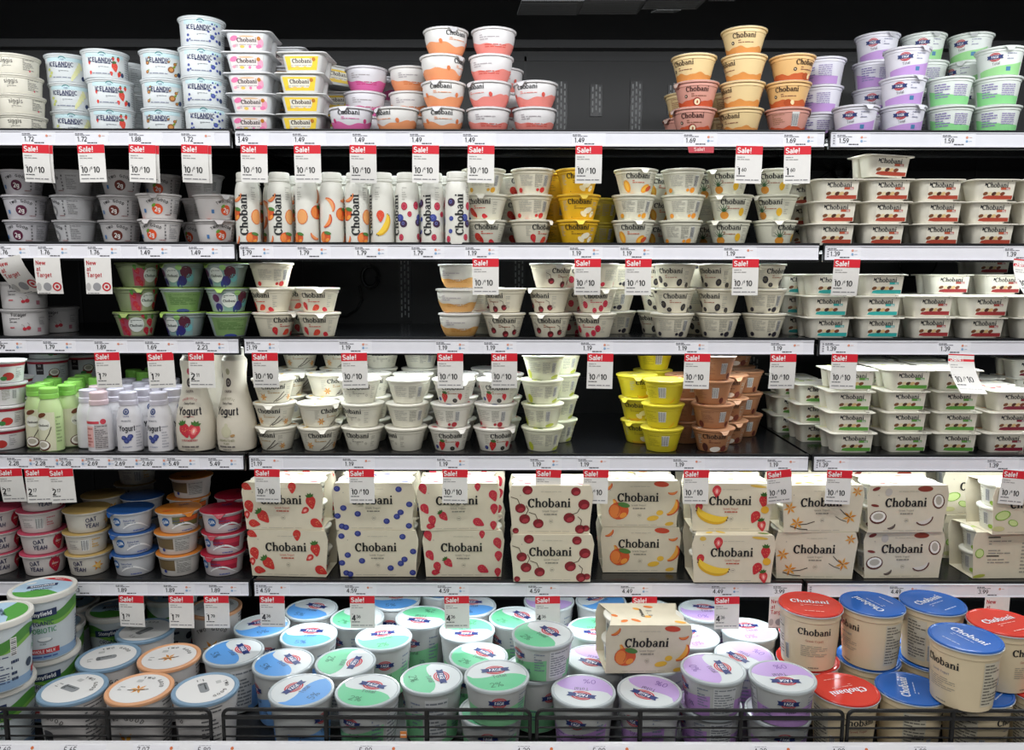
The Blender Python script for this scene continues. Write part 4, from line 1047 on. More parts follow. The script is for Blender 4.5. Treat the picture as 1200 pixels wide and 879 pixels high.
def bottle(row, d, key, px, rot, look, z=0):
    H, R = bottle_mesh(key)[2:]
    y = FRONT[row]+d+R; x = x_at(px, y-R*.6, SURF[row]+H*.5)
    for _ in range(12):
        for (r2, x2, y2, R2) in PLACED:
            if r2 == row and math.hypot(x-x2, y-y2) < R+R2+.0005:
                ny = math.sqrt(max(0, (R+R2+.0006)**2-(x-x2)**2))
                if abs(y-y2) < .02: x = x2+(R+R2+.0006)*(1 if x > x2 else -1)
                else: y = y2+ny*(1 if y > y2 else -1)
    y = min(y, YB-R-.005)
    PLACED.append((row, x, y, R))
    o = dup2(key, bottle_mesh(key), 'yogurt_bottle', 'cap')
    o.location = (x, y, SURF[row]+CAMZ+.0004); o.rotation_euler = (0, 0, radians(rot))
    THINGS.append(dict(o=o, row=row, look=look, d=d, X=x, lv=0, n=1, s=id(o), noun='bottle'))
PL, BL, ML = 'white peach drink bottle with upright black lettering', 'white strawberry banana drink bottle', 'white mixed berry drink bottle with upright black lettering'
for px, k, r, lk in ((287, 'd_peach', 0, PL), (325.5, 'd_peach', 5, PL), (357, 'd_peach', -70, PL), (386.5, 'd_peach', 115, PL), (415, 'd_peach', 4, PL), (443.5, 'd_ban', -62, BL), (470, 'd_berry', -55, ML), (497, 'd_berry', -18, ML), (525, 'd_berry', 18, ML)):
    bottle(1, .012, k, px, r, lk)
for px, k, r, lk in ((267, 'd_peach', 120, PL), (306, 'd_peach', 80, PL), (342, 'd_peach', 20, PL), (372, 'd_peach', 90, PL), (401, 'd_peach', 150, PL), (430, 'd_ban', 60, BL), (458, 'd_ban', 90, BL), (485, 'd_berry', 60, ML), (513, 'd_berry', 120, ML), (547, 'd_berry', -10, ML)):
    bottle(1, .075, k, px, r, lk)
GL, CB, CP = 'pale green vanilla drink bottle with lime green cap', 'small white blueberry drink bottle with clear cap', 'small white peach drink bottle with nutrition print'
bottle(3, .012, 'green', 55, 0, GL)
for px, d_, r in ((37, .050, 10), (73, .05, 80), (50, .10, 40), (84, .12, 90), (60, .16, 20), (88, .18, 60), (104, .18, 0), (96, .24, 40), (112, .25, 0), (128, .3, 0), (155, .34, 0), (168, .30, 10), (174, .36, 0)):
    bottle(3, d_, 'green', px, r, GL)
bottle(3, .012, 'cal_r', 113, 0, CP); bottle(3, .012, 'cal_b', 148, 10, CB); bottle(3, .012, 'cal_b', 184, -12, CB)
for px, d_, k in ((95, .05, 'cal_b'), (130, .065, 'cal_b'), (165, .065, 'cal_b'), (200, .065, 'cal_b'), (112, .11, 'cal_r'), (145, .12, 'cal_b'), (178, .12, 'cal_b'), (208, .12, 'cal_b'), (130, .17, 'cal_b'), (160, .175, 'cal_b'), (188, .175, 'cal_b'), (148, .23, 'cal_b'), (174, .23, 'cal_b'), (200, .23, 'cal_b')):
    bottle(3, d_, k, px, 60 if k == 'cal_b' else 0, CB if k == 'cal_b' else CP)
bottle(3, .012, 'car_s', 220, 0, 'large waisted white carafe with strawberry print')
bottle(3, .012, 'car_p', 265, -14, 'large waisted cream carafe with plain yogurt print')
bottle(3, .11, 'car_s', 245, 90, 'large waisted white carafe with strawberry print')
# ------------------------------------------------------------------ cartons of four cups
CW, CH, CD = .176, .1075, .098
def carton_meshes(key, art, backart=None):
    if key in _mesh: return _mesh[key]
    mb = MB(); pm = mat('#d8cfb8', .55, 0, 'paper')
    wb, wt = CW*.475, CW*.50
    fr = [(-wb, 0), (wb, 0), (wb+.002, CH*.3), (wt+.003, CH*.80), (wt-.002, CH-.002), (wt-.004, CH), (-wt+.004, CH), (-wt+.002, CH-.002), (-wt-.003, CH*.80), (-wb-.002, CH*.3)]
    y0 = -CD/2
    def panel(pts2, f):
        a = [f(x, z, 0) for x, z in pts2]; b = [f(x, z, .0007) for x, z in pts2]
        mb.loft([a, b], pm)
    panel(fr, lambda x, z, t: (x, y0+.004*(1-z/CH)+t, z))
    panel(fr, lambda x, z, t: (x, -y0-.004*(1-z/CH)-t, z))
    tx = wt-.003
    panel([(-tx, y0), (tx, y0), (tx-.010, y0+CD*.3), (tx-.016, 0), (tx-.010, -y0-CD*.3), (tx, -y0), (-tx, -y0), (-tx+.010, -y0-CD*.3), (-tx+.016, 0), (-tx+.010, y0+CD*.3)], lambda x, y, t: (x, y, CH-.0007+t))
    panel([(-wb, y0+.004), (wb, y0+.004), (wb, -y0-.004), (-wb, -y0-.004)], lambda x, y, t: (x, y, t))
    d = Draw(mb, Plane((0, y0+.004-.0001, 0), (1, 0, 0), (0, -.004, CH))); art(d)
    d2 = Draw(mb, Plane((0, -y0-.0039, 0), (-1, 0, 0), (0, .004, CH))); art(d2) if not backart else backart(d2)
    t = Draw(mb, Disc(CH)); t.word(-.004, .004, .034, '#26282c', 2, 90); t.bars(.008, .020, -.012, .018, 3, '#8a867a')
    TOPS[key](t)
    sleeve = mb.mesh('sleeve')
    # one of the four cups inside
    cb = MB(); R, h = .0425, .0520
    pr = [(.031, 0), (.032, .001), (R-.005, h-.008), (R-.003, h-.006), (R, h-.0045), (R, h-.0025), (R-.001, h-.0015), (.03, h-.001)]
    cb.lathe(pr, mat('#d8d6c8', .4), 28)
    dc = Draw(cb, Cone(pr, .037, pi/2, 28)); dc.word(0, .034, .030); dc.bars(-.014, .016, .022, .028, 2, '#8a867a'); dc.ell(-.012, .010, .006, .005, CUPC[key], 20, 2); dc.ell(.014, .009, .006, .005, CUPC[key], -20, 2)
    dc = Draw(cb, Cone(pr, .037, -pi/2, 28)); dc.bars(-.022, -.002, .012, .042, 6, '#a8a498'); dc.barcode(.006, .016, .012, .04); dc.ell(.022, .009, .006, .005, CUPC[key], -20, 2)
    lb = MB(); lb.lathe([(R-.001, h-.0015), (R, h-.0012), (R, h-.0006), (R-.002, h)], mat('#e6e3d8', .3, 0, 'foil'), 28)
    _mesh[key] = (sleeve, (cb.mesh('cup'), lb.mesh('foil_lid')))
    return _mesh[key]
CUPC = dict(k_straw='#c8302c', k_blue='#333e80', k_rasp='#c02840', k_cherry='#7a1a24', k_peach='#e08a34', k_ban='#d8b02c', k_van='#e0a23a', k_coco='#5a2e20', k_lime='#8fb03c')
def at4(u, v): return (u-.5)*CW*.96, v*CH
def cart(fruit, sub='#8a867a'):
    def f(d):
        d.word(-.004, CH*.63, .092, '#101214', 5); d.text('Greek Yogurt', -.002, CH*.475, .0048, sub, 0, 4); d.bars(-.015, .013, CH*.38, CH*.43, 1, sub, 4, .5)
        d.ring(0, CH*.26, .0042, .0046, '#8a867a', L=4); d.bars(-.0025, .0025, CH*.245, CH*.275, 1, '#8a867a', 4, .6); d.bars(-.022, .022, CH*.87, CH*.885, 1, '#a8a496', 4, .5); d.bars(-.05, .04, CH*.035, CH*.055, 1, '#a8a496', 4, .4); d.ell(-.066, CH*.80, .0012, .0015, '#a8a496', 0, 4, 6)
        fruit(d)
    return f
def k_straw(d):
    for u, v, r, q, l in ((.87, .60, .0135, 10, True), (.79, .42, .0085, -50, False), (.235, .28, .0145, 40, True), (.055, .50, .0125, 15, False), (.93, .08, .0125, 60, False), (.63, .95, .011, 0, False), (.0, .93, .010, 60, False), (.11, .03, .011, 80, False), (.01, .32, .008, 0, False)):
        x, y = at4(u, v); y = max(y, r*1.28); y = min(y, CH-r*.95); x = max(min(x, CW/2-r*.9), -CW/2+r*.9); d.straw(x, y, r, q, l, '#c4302c', 1, cut=not l and r < .009)
def k_blue(d):
    for u, v in ((.83, .87), (.965, .55), (.85, .38), (.80, .29), (.665, .19), (.105, .47), (.29, .345), (.03, .88), (.245, .955), (.08, .08), (.13, .035), (.955, .09), (.0, .3)):
        x, y = at4(u, v); d.blue(max(min(x, .080), -.080), min(max(y, .006), CH-.007), .0072, 1, '#333c86')
def k_rasp(d):
    for u, v, r, q, l in ((.04, .90, .011, 20, 0), (.06, .47, .011, 30, 0), (.155, .22, .0105, 10, 0), (.30, .31, .0105, 40, 1), (.755, .17, .0115, 60, 0), (.95, .74, .0115, 20, 0), (.96, .46, .0105, 0, 0), (.95, .07, .009, 0, 0), (.745, .93, .008, 0, 0), (.13, .05, .008, 90, 0)):
        x, y = at4(u, v); d.straw(max(min(x, .078), -.078), min(max(y, r*1.28), CH-r*1.0), r, q, bool(l), '#bf2c40', 1)
def k_cherry(d):
    for u, v, r, q, s_ in ((.11, .53, .0115, 20, 1), (.165, .305, .0120, -25, 1), (.34, .21, .0115, 20, 1), (.735, .33, .0125, -60, 1), (.92, .61, .0125, -150, 0), (.875, .07, .011, -10, 1), (.965, .11, .008, 0, 0), (.20, .93, .011, 0, 0), (.815, .88, .0105, 60, 0), (.05, .04, .007, 0, 0)):
        x, y = at4(u, v); d.cherry(max(min(x, .076), -.078), min(max(y, r*.9), CH-r*.9), r, q, 1, bool(s_))
def k_peach(d):
    x, y = at4(.09, .44); d.slice(x+.002, y, .020, 80, '#e8b04c', '#dc7a34'); x, y = at4(.225, .35); d.peach(x, y, .0225, 3)
    x, y = at4(.93, .46); d.slice(x-.006, y, .022, 60, '#edaa44', '#c8502c', 1); x, y = at4(.94, .79); d.slice(x-.002, y, .011, 10, '#e2833c', '#c8502c')
    for u, v, a, b in ((.77, .31, .008, .006), (.68, .19, .0135, .006), (.90, .07, .010, .0045)): x, y = at4(u, v); d.ell(x, y, a, b, '#e6b83e', 10, 1)
    x, y = at4(.78, .95); d.ell(x, CH-.008, .017, .0065, '#c8482c', -5, 1); x, y = at4(.03, .90); d.slice(x+.006, y, .012, 40, '#e2833c', '#c8402c')
def k_ban(d):
    x, y = at4(.25, .36); d.banana(x, y, .036, -18, 1, True); x, y = at4(.30, .84); d.straw(x, y, .012, 0, False, '#c8303a', 1, True)
    x, y = at4(.90, .64); d.straw(x+.002, y, .0125, 0, True, '#c22a34'); x, y = at4(.93, .45); d.ell(x, y, .009, .0085, '#e0ac30', 0, 4)
    x, y = at4(.81, .30); d.straw(x, y, .0125, -25, False, '#c22a34', 1, False); x, y = at4(.90, .10); d.straw(x, y+.002, .0115, 10, True, '#c8323a', 1, True)
    x, y = at4(.08, .50); d.straw(x, y, .010, 0, False, '#c22a34'); x, y = at4(.83, .94); d.ell(x, CH-.006, .018, .003, '#d8b24c', -6, 1); x, y = at4(.10, .93); d.ell(x, y, .007, .005, '#d8b24c', 0, 1)
def k_van(d):
    for u, v, r in ((.07, .52, .015), (.17, .20, .016), (.86, .32, .0165), (.96, .86, .013)): x, y = at4(u, v); d.flower(max(min(x, .074), -.074), y, r, '#dd9e3c', 1, 15)
    for u, v, l, q in ((.30, .20, .018, 12), (.20, .10, .02, -12), (.80, .40, .016, -40), (.75, .28, .014, -25)): x, y = at4(u, v); d.pod(x, y, l, q, 1)
def k_coco(d):
    x, y = at4(.125, .33); d.coco(x, y, .019, 1, 5); x, y = at4(.73, .33); d.slice(x, y, .020, 20, '#d9d3c8', '#5a2a22'); x, y = at4(.30, .16); d.slice(x, y, .010, 30, '#6a6058', '#3a2420')
    x, y = at4(.93, .66); d.coco(x-.004, y, .017, 1, 100); x, y = at4(.72, .94); d.ell(x, CH-.008, .017, .0065, '#8a3a2a', 0, 1); x, y = at4(.24, .90); d.ell(x, y-.004, .008, .009, '#c0bab0', 0, 1); x, y = at4(.05, .58); d.ell(x+.004, y, .009, .003, '#7a3028', -10, 1); x, y = at4(.04, .93); d.ell(x+.006, y, .009, .004, '#7a3028', 20, 1)
def k_lime(d):
    x, y = at4(.12, .40); d.lime(x, y, .018, 1, 15, .6); x, y = at4(.27, .24); d.lime(x, y, .012, 1, -20, .6); x, y = at4(.08, .12); d.ell(x, y, .014, .006, '#c9c890', 0, 1); x, y = at4(.9, .8); d.lime(x, y, .013)
def k_limeback(d):
    d.x = 0
    for j in range(3): d.bars(-.055, -.005, CH*(.72-.2*j), CH*(.84-.2*j), 2, '#9a968a', 2, .4, j+1)
    for j in range(2): d.rect(-.058, -.030, CH*(.88-.4*j), CH*(.905-.4*j), '#3a342c', 3)
    for j in range(2): d.rect(.030, .058, CH*(.88-.4*j), CH*(.905-.4*j), '#3a342c', 3)
    d.bars(.02, .06, CH*.1, CH*.8, 9, '#9a968a', 2, .4); d.lime(-.074, CH*.55, .010, 2, 0, 1.1); d.ell(-.070, .006, .014, .004, '#a8ac4a', 10, 2)
def top(cols):
    def f(t):
        rr = random.Random(len(cols)*3+1)
        for i in range(7):
            x = rr.uniform(-.07, .07); t.ell(x, rr.uniform(-.04, .035), rr.uniform(.007, .013), .005, cols[i % len(cols)], rr.uniform(-40, 40), 1)
    return f
TOPS = dict(k_straw=top(['#d8452c', '#c4302c']), k_blue=top(['#333c86', '#4a549a']), k_rasp=top(['#cf3444', '#bf2c40']), k_cherry=top(['#a02030', '#7e1722']), k_peach=top(['#e07a2c', '#edaa44']), k_ban=top(['#dcb83c', '#6a8a3c']), k_van=top(['#dd9e3c', '#9aa04a']), k_coco=top(['#a04a34', '#c8c2a8']), k_lime=top(['#a8c24c', '#c9dc94']))
def carton(key, px, py, lvl, look, row=4, D=None, yaw=0, tilt=(0, 0), bk=None, z=None, rx=0):
    art = cart(globals()[key.replace('k_limeb', 'k_lime')], '#b8503c' if key in ('k_straw', 'k_ban') else '#8a867a')
    if bk: TOPS[key] = TOPS['k_lime']; CUPC[key] = CUPC['k_lime']; sm, cm = carton_meshes(key, bk, art)
    else: sm, cm = carton_meshes(key, art)
    root = bpy.data.objects.new('yogurt_carton', None); COL.objects.link(root)
    root.empty_display_size = .05
    s = bpy.data.objects.new('sleeve', sm); COL.objects.link(s); s.parent = root
    for cx in (-.0425, .0425):
        for cz in (.0008, .0536):
            c = bpy.data.objects.new('cup', cm[0]); COL.objects.link(c); c.parent = root; c.location = (cx, 0, cz); l = bpy.data.objects.new('foil_lid', cm[1]); COL.objects.link(l); l.parent = c
    zz = SURF[row]+lvl*(CH+.0008)+.0012 if z is None else z
    y = D+CD/2
    if row == 4 and lvl == 0: zz += .0042 if D < YF+.008 else 0
    if row == 4 and lvl == 1 and px in (646, 858): zz += .0042
    root.location = (x_at(px, D, zz+CH/2), y, zz+CAMZ); root.rotation_euler = (radians(tilt[0]), radians(tilt[1]), radians(yaw))
    where = ('top' if lvl else 'bottom')
    setp(root, look+(', %s of its pair on the fifth shelf' % where if row == 4 else ''), 'carton', 'four packs of yogurt on the fifth shelf' if row == 4 else None)
    return root
for key, pb, pt_, D0, D1, y0_, y1_, look in (
    ('k_straw', 339, 332.5, YF+.022, YF+.020, -3, -2, 'cream four pack carton with strawberries'),
    ('k_blue', 443, 438, YF+.022, YF+.020, 0, 0, 'cream four pack carton with blueberries'),
    ('k_rasp', 543.5, 537, YF+.022, YF+.018, 0, 2, 'cream four pack carton with raspberry red berries'),
    ('k_cherry', 647.5, 646, YF-.016, YF-.014, 0, 0, 'cream four pack carton with dark cherries'),
    ('k_peach', 751, 750, YF+.050, YF+.045, 0, 0, 'cream four pack carton with peaches'),
    ('k_ban', 860, 858, YF-.018, YF+.006, 0, 0, 'cream four pack carton with bananas and strawberries'),
    ('k_van', 957, 964, YF+.015, YF+.010, -1, 2, 'cream four pack carton with vanilla flowers'),
    ('k_coco', 1059, 1063, YF+.020, YF+.010, 1, 2, 'cream four pack carton with coconut halves')):
    carton(key, pb, 0, 0, look, D=D0, yaw=y0_); carton(key, pt_, 0, 1, look, D=D1, yaw=y1_)
carton('k_limeb', 1186, 0, 0, 'four pack carton turned to its printed back', D=YF+.020, yaw=2, bk=k_limeback)
carton('k_lime', 1208, 0, 1, 'cream four pack carton with lime slices', D=YF+.002, yaw=4)
# second ranks seen in the gaps
for key, px_, lk in (('k_straw', 349, 'strawberries'), ('k_blue', 449, 'blueberries'), ('k_rasp', 547, 'raspberry red berries'), ('k_ban', 846, 'bananas and strawberries'), ('k_van', 940, 'vanilla flowers'), ('k_coco', 1040, 'coconut halves'), ('k_lime', 1150, 'lime slices')):
    for lv in (0, 1):
        carton(key, px_, 0, lv, 'rear-rank carton with %s' % lk, D=YF+.145, yaw=0)
# ------------------------------------------------------------------ large tubs
LIDR = {}
def tub_mesh(key):
    if key in _mesh: return _mesh[key]
    mb = MB(); lb = MB(); n = 40
    fam, var = key.split('_')[:2]
    if fam in ('F', 'M'):      # banner tub tall / short
        H = .121 if fam == 'F' else .080
        R = .0640; rt = .0605; rb = .0505 if fam == 'F' else .0525
        col = dict(b='#6f9fd8', g='#7ec290', p='#b58ccb')[var]; hue = dict(b='#5a96d4', g='#66b98c', p='#b498cc')[var]
        body = [(rb-.003, 0), (rb, .002), (rb+(rt-rb)*.5, H*.5), (rt, H-.012), (rt, H-.004)]
        mb.lathe(body, mat('#b7bab9', .35), n)
        d = Draw(mb, Cone(body, .056, 0, n))
        for a in (0, pi):
            d.x = a*.056
            d.band(-.075, .06, lambda t: .003, lambda t: H*(.36+.42*max(0, t-.35)**1.2+.12*(1-t)), col, 0, 30)
            d.logo_f(-.004, H*.66, .040); d.text('Total', 0, H*.45, .008, '#3a3c48', 0, 3, 8); d.bars(.036, .056, H*.3, H*.8, 7, '#7a8498', 3, .4); d.bars(-.052, -.030, H*.25, H*.45, 4, '#5a6480', 3, .4)
            d.text(dict(b='5%', g='2%', p='0%')[var], .02, H*.28, .009, '#4a5a78', 0, 3)
        d.x = .5*pi*.056; d.rect(-.022, .022, H*.12, H*.85, '#cdd0d2', 2); d.bars(-.020, .020, H*.15, H*.82, 10, '#7a8088', 3, .45)
        lb.lathe([(R-.0016, H-.0075), (R, H-.007), (R, H-.0025), (R-.0012, H-.0008), (R-.004, H-.0008), (R-.0055, H-.0022), (.03, H-.0022)], mat('#b9c1c4', .14), n)
        dl = Draw(lb, Disc(H-.0021)); rr_ = R-.0062
        pts = []
        for i in range(25):
            a = radians(172+176*i/24+ (0)); pts.append((rr_*cos(a), rr_*sin(a)))
        wv = [(rr_*cos(radians(348))+(rr_*cos(radians(172))-rr_*cos(radians(348)))*t, rr_*sin(radians(348))*(1-t)+rr_*sin(radians(172))*t+.010*sin(t*pi*1.6+.4)) for t in [i/12 for i in range(1, 12)]]
        dl.ell(0, 0, rr_, rr_, '#c6cccd', 0, 0, 40); dl.poly(pts+wv, hue, 1)
        dl.logo_f(0, .020, .058); dl.text('Total', .004, -.004, .011, '#4a4c58', 0, 3, 8); dl.text(dict(b='5%', g='2%', p='0%')[var], -.006, -.036, .017, '#3f6488' if var == 'b' else '#3f7458' if var == 'g' else '#7a5aa0', 0, 3, 5)
    elif fam == 'C':
        H, R, rt, rb = .126, .0640, .0610, .0530
        body = [(rb-.003, 0), (rb, .002), (rb+(rt-rb)*.6, H*.5), (rt-.0018, H-.022), (rt, H-.020), (rt, H-.004)]
        mb.lathe(body, mat('#dfceac', .4), n); d = Draw(mb, Cone(body, .0575, 0, n)); hue = dict(r='#cf3a30', b='#2a62b4')[var]
        for a in (0, pi*.95):
            d.x = a*.0575; d.word(0, H*.68, .066, '#17191d', 2); d.text('Greek Yogurt', 0, H*.54, .005, '#a65044' if var == 'r' else '#5a6a8a', 0, 2); d.bars(-.026, .028, H*.26, H*.46, 6, '#a39c8c', 2, .35, 3); d.bars(-.010, .012, H*.05, H*.09, 1, '#8a8478', 2)
        for a in (.5*pi, 1.5*pi):
            d.x = a*.0575; d.rect(-.016, .024, H*.10, H*.80, '#cfc8b4', 1); d.bars(-.014, .022, H*.12, H*.78, 13, '#6a665c', 3, .4, 7); d.barcode(.028, .038, H*.12, H*.4, 2)
        lb.lathe([(R-.0020, H-.0080), (R, H-.0072), (R+.0004, H-.0025), (R-.0010, H-.0008), (R-.0035, H-.0006), (R-.0055, H-.0020), (.03, H-.0020)], mat(hue, .2), n)
        lb.lathe([(R+.0002, H-.0074), (R+.0009, H-.0068), (R+.0009, H-.0052), (R+.0002, H-.0048)], mat('#b9c3cc', .2), n)
        dl = Draw(lb, Disc(H-.0019)); dl.word(0, .010, .078, '#e2e6ee', 2, 0); dl.bars(-.022, .024, -.016, -.004, 2, '#b8c4dc' if var == 'b' else '#e8b0a8', 2, .3); dl.bars(-.018, .02, -.042, -.034, 1, '#b8c4dc' if var == 'b' else '#e8b0a8', 2, .3)
    elif fam == 'T':
        H, R, rt, rb = .124, .0635, .0600, .0520
        body = [(rb-.003, 0), (rb, .002), (rb+(rt-rb)*.6, H*.5), (rt, H-.012), (rt, H-.004)]
        mb.lathe(body, mat('#c9c6c4', .38), n); d = Draw(mb, Cone(body, .0575, 0, n)); hue = dict(b='#7f9cb4', o='#dda57c')[var]
        for a in (0, pi):
            d.x = a*.0575; d.arctext('TWO GOOD', 0, H*.30, H*.45, .0085, '#1c1c1e', 90, 1, 3, 1.15)
            if var == 'b': d.rect(-.012, .012, H*.08, H*.46, '#4a4a4e', 1); d.ell(0, H*.47, .013, .006, '#5a5a5e', 0, 1); d.text('2g', 0, H*.30, .013, '#d0d0d0', 1, 3)
            else: d.flower(0, H*.33, .024, '#dfa238', 1); d.flower(.006, H*.28, .014, '#c07a2a', 2)
            d.ell(.030, H*.18, .012, .004, '#4a4a4e', 10, 1)
        for a in (.5*pi, 1.5*pi): d.x = a*.0575; d.bars(-.018, .018, H*.1, H*.85, 11, '#5a5a5c', 2, .35); d.rect(-.020, .020, H*.87, H*.885, '#3a3a3c', 2)
        lb.lathe([(R-.0020, H-.0085), (R, H-.0078), (R+.0002, H-.0025), (R-.0012, H-.0006), (R-.0065, H-.0006), (R-.0085, H-.0020), (.03, H-.0020)], mat(hue, .3), n)
        dl = Draw(lb, Disc(H-.0019)); dl.ell(0, 0, R-.0092, R-.0092, '#dcdcda', 0, 0, 40); dl.arctext('TWO GOOD', 0, 0, .040, .0075, '#2a2a2c', 60, 1, 3, 1.2)
        if var == 'b': dl.rect(-.020, .008, -.012, .006, '#8a8e90', 1); dl.ell(.010, -.003, .006, .009, '#8a8e90', 0, 1); dl.ell(-.020, -.003, .004, .009, '#6a6e70', 0, 2); dl.bars(-.018, .006, -.010, .004, 2, '#4a4e50', 3)
        else: dl.flower(0, -.004, .017, '#d89a4a', 1); dl.pod(.0, -.006, .020, 10, 3)
        dl.bars(-.040, -.030, -.012, .004, 3, '#7a7c7c', 2); dl.rect(-.020, -.008, .022, .032, '#b8bab8', 1)
    elif fam == 'S':
        H, R, rt, rb = .142, .0640, .0595, .0520
        body = [(rb-.003, 0), (rb, .002), (rb+(rt-rb)*.6, H*.5), (rt, H-.014), (rt, H-.004)]
        mb.lathe(body, mat('#c9d2d6', .38), n); d = Draw(mb, Cone(body, .056, 0, n)); full = pi*.056
        d.band(-full, full, lambda t: H*.62+.008*sin(t*19), lambda t: H*.78+.010*sin(t*19+.4), '#4c8a3a', 0, 60); d.band(-full, full, lambda t: .004, lambda t: H*.16, '#8aa8c8', 0, 48)
        d.band(-full, full, lambda t: H*.60+.008*sin(t*19), lambda t: H*.66+.008*sin(t*19), '#79ae4c', 1, 60)
        d.x = 0; d.quad([(-.032, H*.66), (.032, H*.69), (.032, H*.80), (-.032, H*.77)], '#1f3058', 2); d.text('Stonyfield', 0, H*.735, .0088, '#e8ecf0', 2, 4, 3, .058)
        d.text('ORGANIC', .002, H*.59, .0095, '#1f3058', 1, 4, 2); d.text('PROBIOTIC', .002, H*.48, .0110, '#2f8a5a', 1, 4, 0, .056); d.ell(.008, H*.33, .014, .005, '#9aa4a8', 0, 2); d.ell(.008, H*.345, .012, .004, '#e8ecec', 0, 3)
        d.text('PLAIN', .004, H*.27, .0035, '#3a4a5a', 0, 3); d.rect(-.028, .034, H*.12, H*.20, '#c02c34', 3); d.text('WHOLE MILK', .003, H*.16, .0068, '#f0e8e8', 1, 5); d.ell(-.036, H*.30, .009, .009, '#2a3a50', 0, 2); d.bars(-.03, .03, H*.05, H*.10, 1, '#3a5a9a', 3)
        d.x = -full*.62; d.ell(0, H*.62, .034, .012, '#4c8a3a', 0, 2); d.text('YOGURT', 0, H*.62, .006, '#1f3a30', 0, 4); d.bars(-.034, .030, H*.12, H*.52, 10, '#3a4a70', 3, .35); d.barcode(.034, .045, H*.5, H*.75, 3, True); d.bars(.034, .048, H*.12, H*.45, 4, '#2a3a5a', 3, .5)
        d.x = full*.62; d.bars(-.03, .03, H*.12, H*.55, 10, '#3a4a70', 3, .35)
        lb.lathe([(R-.0020, H-.0130), (R, H-.0122), (R+.0006, H-.0040), (R-.0006, H-.0010), (R-.0030, H-.0002), (R-.0070, H-.0002), (R-.0085, H-.0022), (.03, H-.0022)], mat('#dad8d0', .4), n)
        dl = Draw(lb, Disc(H-.0021)); rr_ = R-.0095; dl.ell(0, 0, rr_, rr_, '#aac6da', 0, 0, 40)
        dl.poly([(rr_*cos(radians(a)), rr_*sin(radians(a))) for a in range(15, 101, 5)], '#c02c34', 1); dl.text('WHOLE', .024, .040, .006, '#f0e0e0', 1, 3, -35)
        dl.poly([(rr_*cos(radians(a)), rr_*sin(radians(a))) for a in range(190, 311, 6)]+[(.012, -.016), (-.01, -.01), (-.03, -.016)], '#4f9a3c', 1); dl.quad([(-.030, .0), (.026, .004), (.026, .018), (-.030, .014)], '#1f3058', 2); dl.text('Stonyfield', -.002, .009, .0085, '#e8ecf0', 2, 4, 4, .05); dl.text('ORGANIC', 0, -.010, .008, '#1f3058', 1, 4, 4); dl.ell(-.026, .030, .010, .005, '#dfe4e4', 20, 2)
    _mesh[key] = (mb.mesh('yogurt_tub'), lb.mesh('lid'), H, R)
    return _mesh[key]
LOOKT = dict(F_b='tall tub with blue and white lid', F_g='tall tub with green and white lid', F_p='tall tub with purple and white lid', M_g='short tub with green and white lid', M_p='short tub with purple and white lid', M_b='short tub with blue and white lid',
             C_r='cream tub with red lid', C_b='cream tub with royal blue lid', T_b='grey tub with slate blue rimmed lid', T_o='grey tub with orange rimmed lid', S_g='white lidded tub with green hills print')
TUBS = []
def T(key, px, py, lv=0, rot=0, base=None, tilt=(0, 0)):
    TUBS.append(dict(k=key, px=px, py=py, lv=lv, rot=rot, base=base, tilt=tilt))
# (lid centre in the picture) front ranks first; lv 1 stands on the tub below it
T('S_g', 18, 816, 0, 10); T('S_g', 15, 726, 1, 130); T('S_g', 62, 785, 0, 20); T('S_g', 55, 694, 1, 20)
T('S_g', 95, 742, 0, 40); T('S_g', 97, 712, 0, 10)
T('T_b', 90, 806, 0, -25); T('T_o', 160, 806, 0, -5); T('T_b', 232, 803, 0, -60); T('T_b', 118, 773, 0, 25); T('T_o', 197, 775, 0, 10)
T('T_b', 143, 746, 0, 60); T('S_g', 128, 720, 0, 10); T('T_o', 240, 711, 0, 10); T('S_g', 182, 706, 0, 100)
T('F_b', 266, 773, 0, -55); T('F_b', 308, 744, 0, 30); T('F_b', 364, 720, 0, -25); T('F_b', 374, 748, 0, -5); T('F_b', 333, 777, 0, -50); T('F_b', 348, 807, 0, 62)
T('F_g', 437, 804, 0, -20); T('F_g', 404, 778, 0, -100); T('F_g', 440, 753, 0, 15); T('F_g', 425, 727, 0, -40)
T('F_g', 496, 738, 0, 165); T('F_b', 494, 708, 0, 10); T('F_g', 557, 746, 0, 178); T('F_b', 557, 717, 0, 0); T('F_g', 510, 800, 0, -75); T('F_b', 458, 716, 0, 0)
T('F_g', 573, 772, 0, -40); T('M_g', 582, 846, 0, 0); T('M_g', 583, 794, 1, 10); T('M_g', 634, 775, 0, 20); T('M_g', 636, 743, 1, -55)
T('F_g', 604, 724, 0, -50); T('F_g', 638, 788, 0, 35); T('F_g', 683, 740, 0, 176); T('F_b', 687, 711, 0, 35)
T('F_p', 700, 773, 0, 150); T('F_p', 693, 808, 0, 165); T('F_p', 772, 808, 0, 140); T('F_p', 765, 780, 0, 170); T('M_p', 838, 836, 0, -80); T('M_p', 836, 784, 1, -80)
T('M_p', 913, 845, 0, 0); T('M_p', 913, 797, 1, 178); T('F_p', 881, 764, 0, 120); T('F_p', 825, 750, 0, 20); T('F_p', 816, 717, 0, -10); T('F_p', 885, 735, 0, 0); T('F_p', 655, 716, 0, 0); T('F_p', 760, 712, 0, 30)
T('C_r', 952, 772, 0, 0); T('C_r', 950, 709, 1, -10); T('C_b', 1020, 775, 0, 170); T('C_b', 1021, 710, 1, 110, None)
T('C_b', 1090, 773, 0, 0); T('C_b', 1090, 709, 1, 30); T('C_b', 1134, 817, 0, 40); T('C_b', 1138, 741, 1, -70); T('C_r', 1172, 786, 0, 0); T('C_r', 1168, 722, 1, 20)
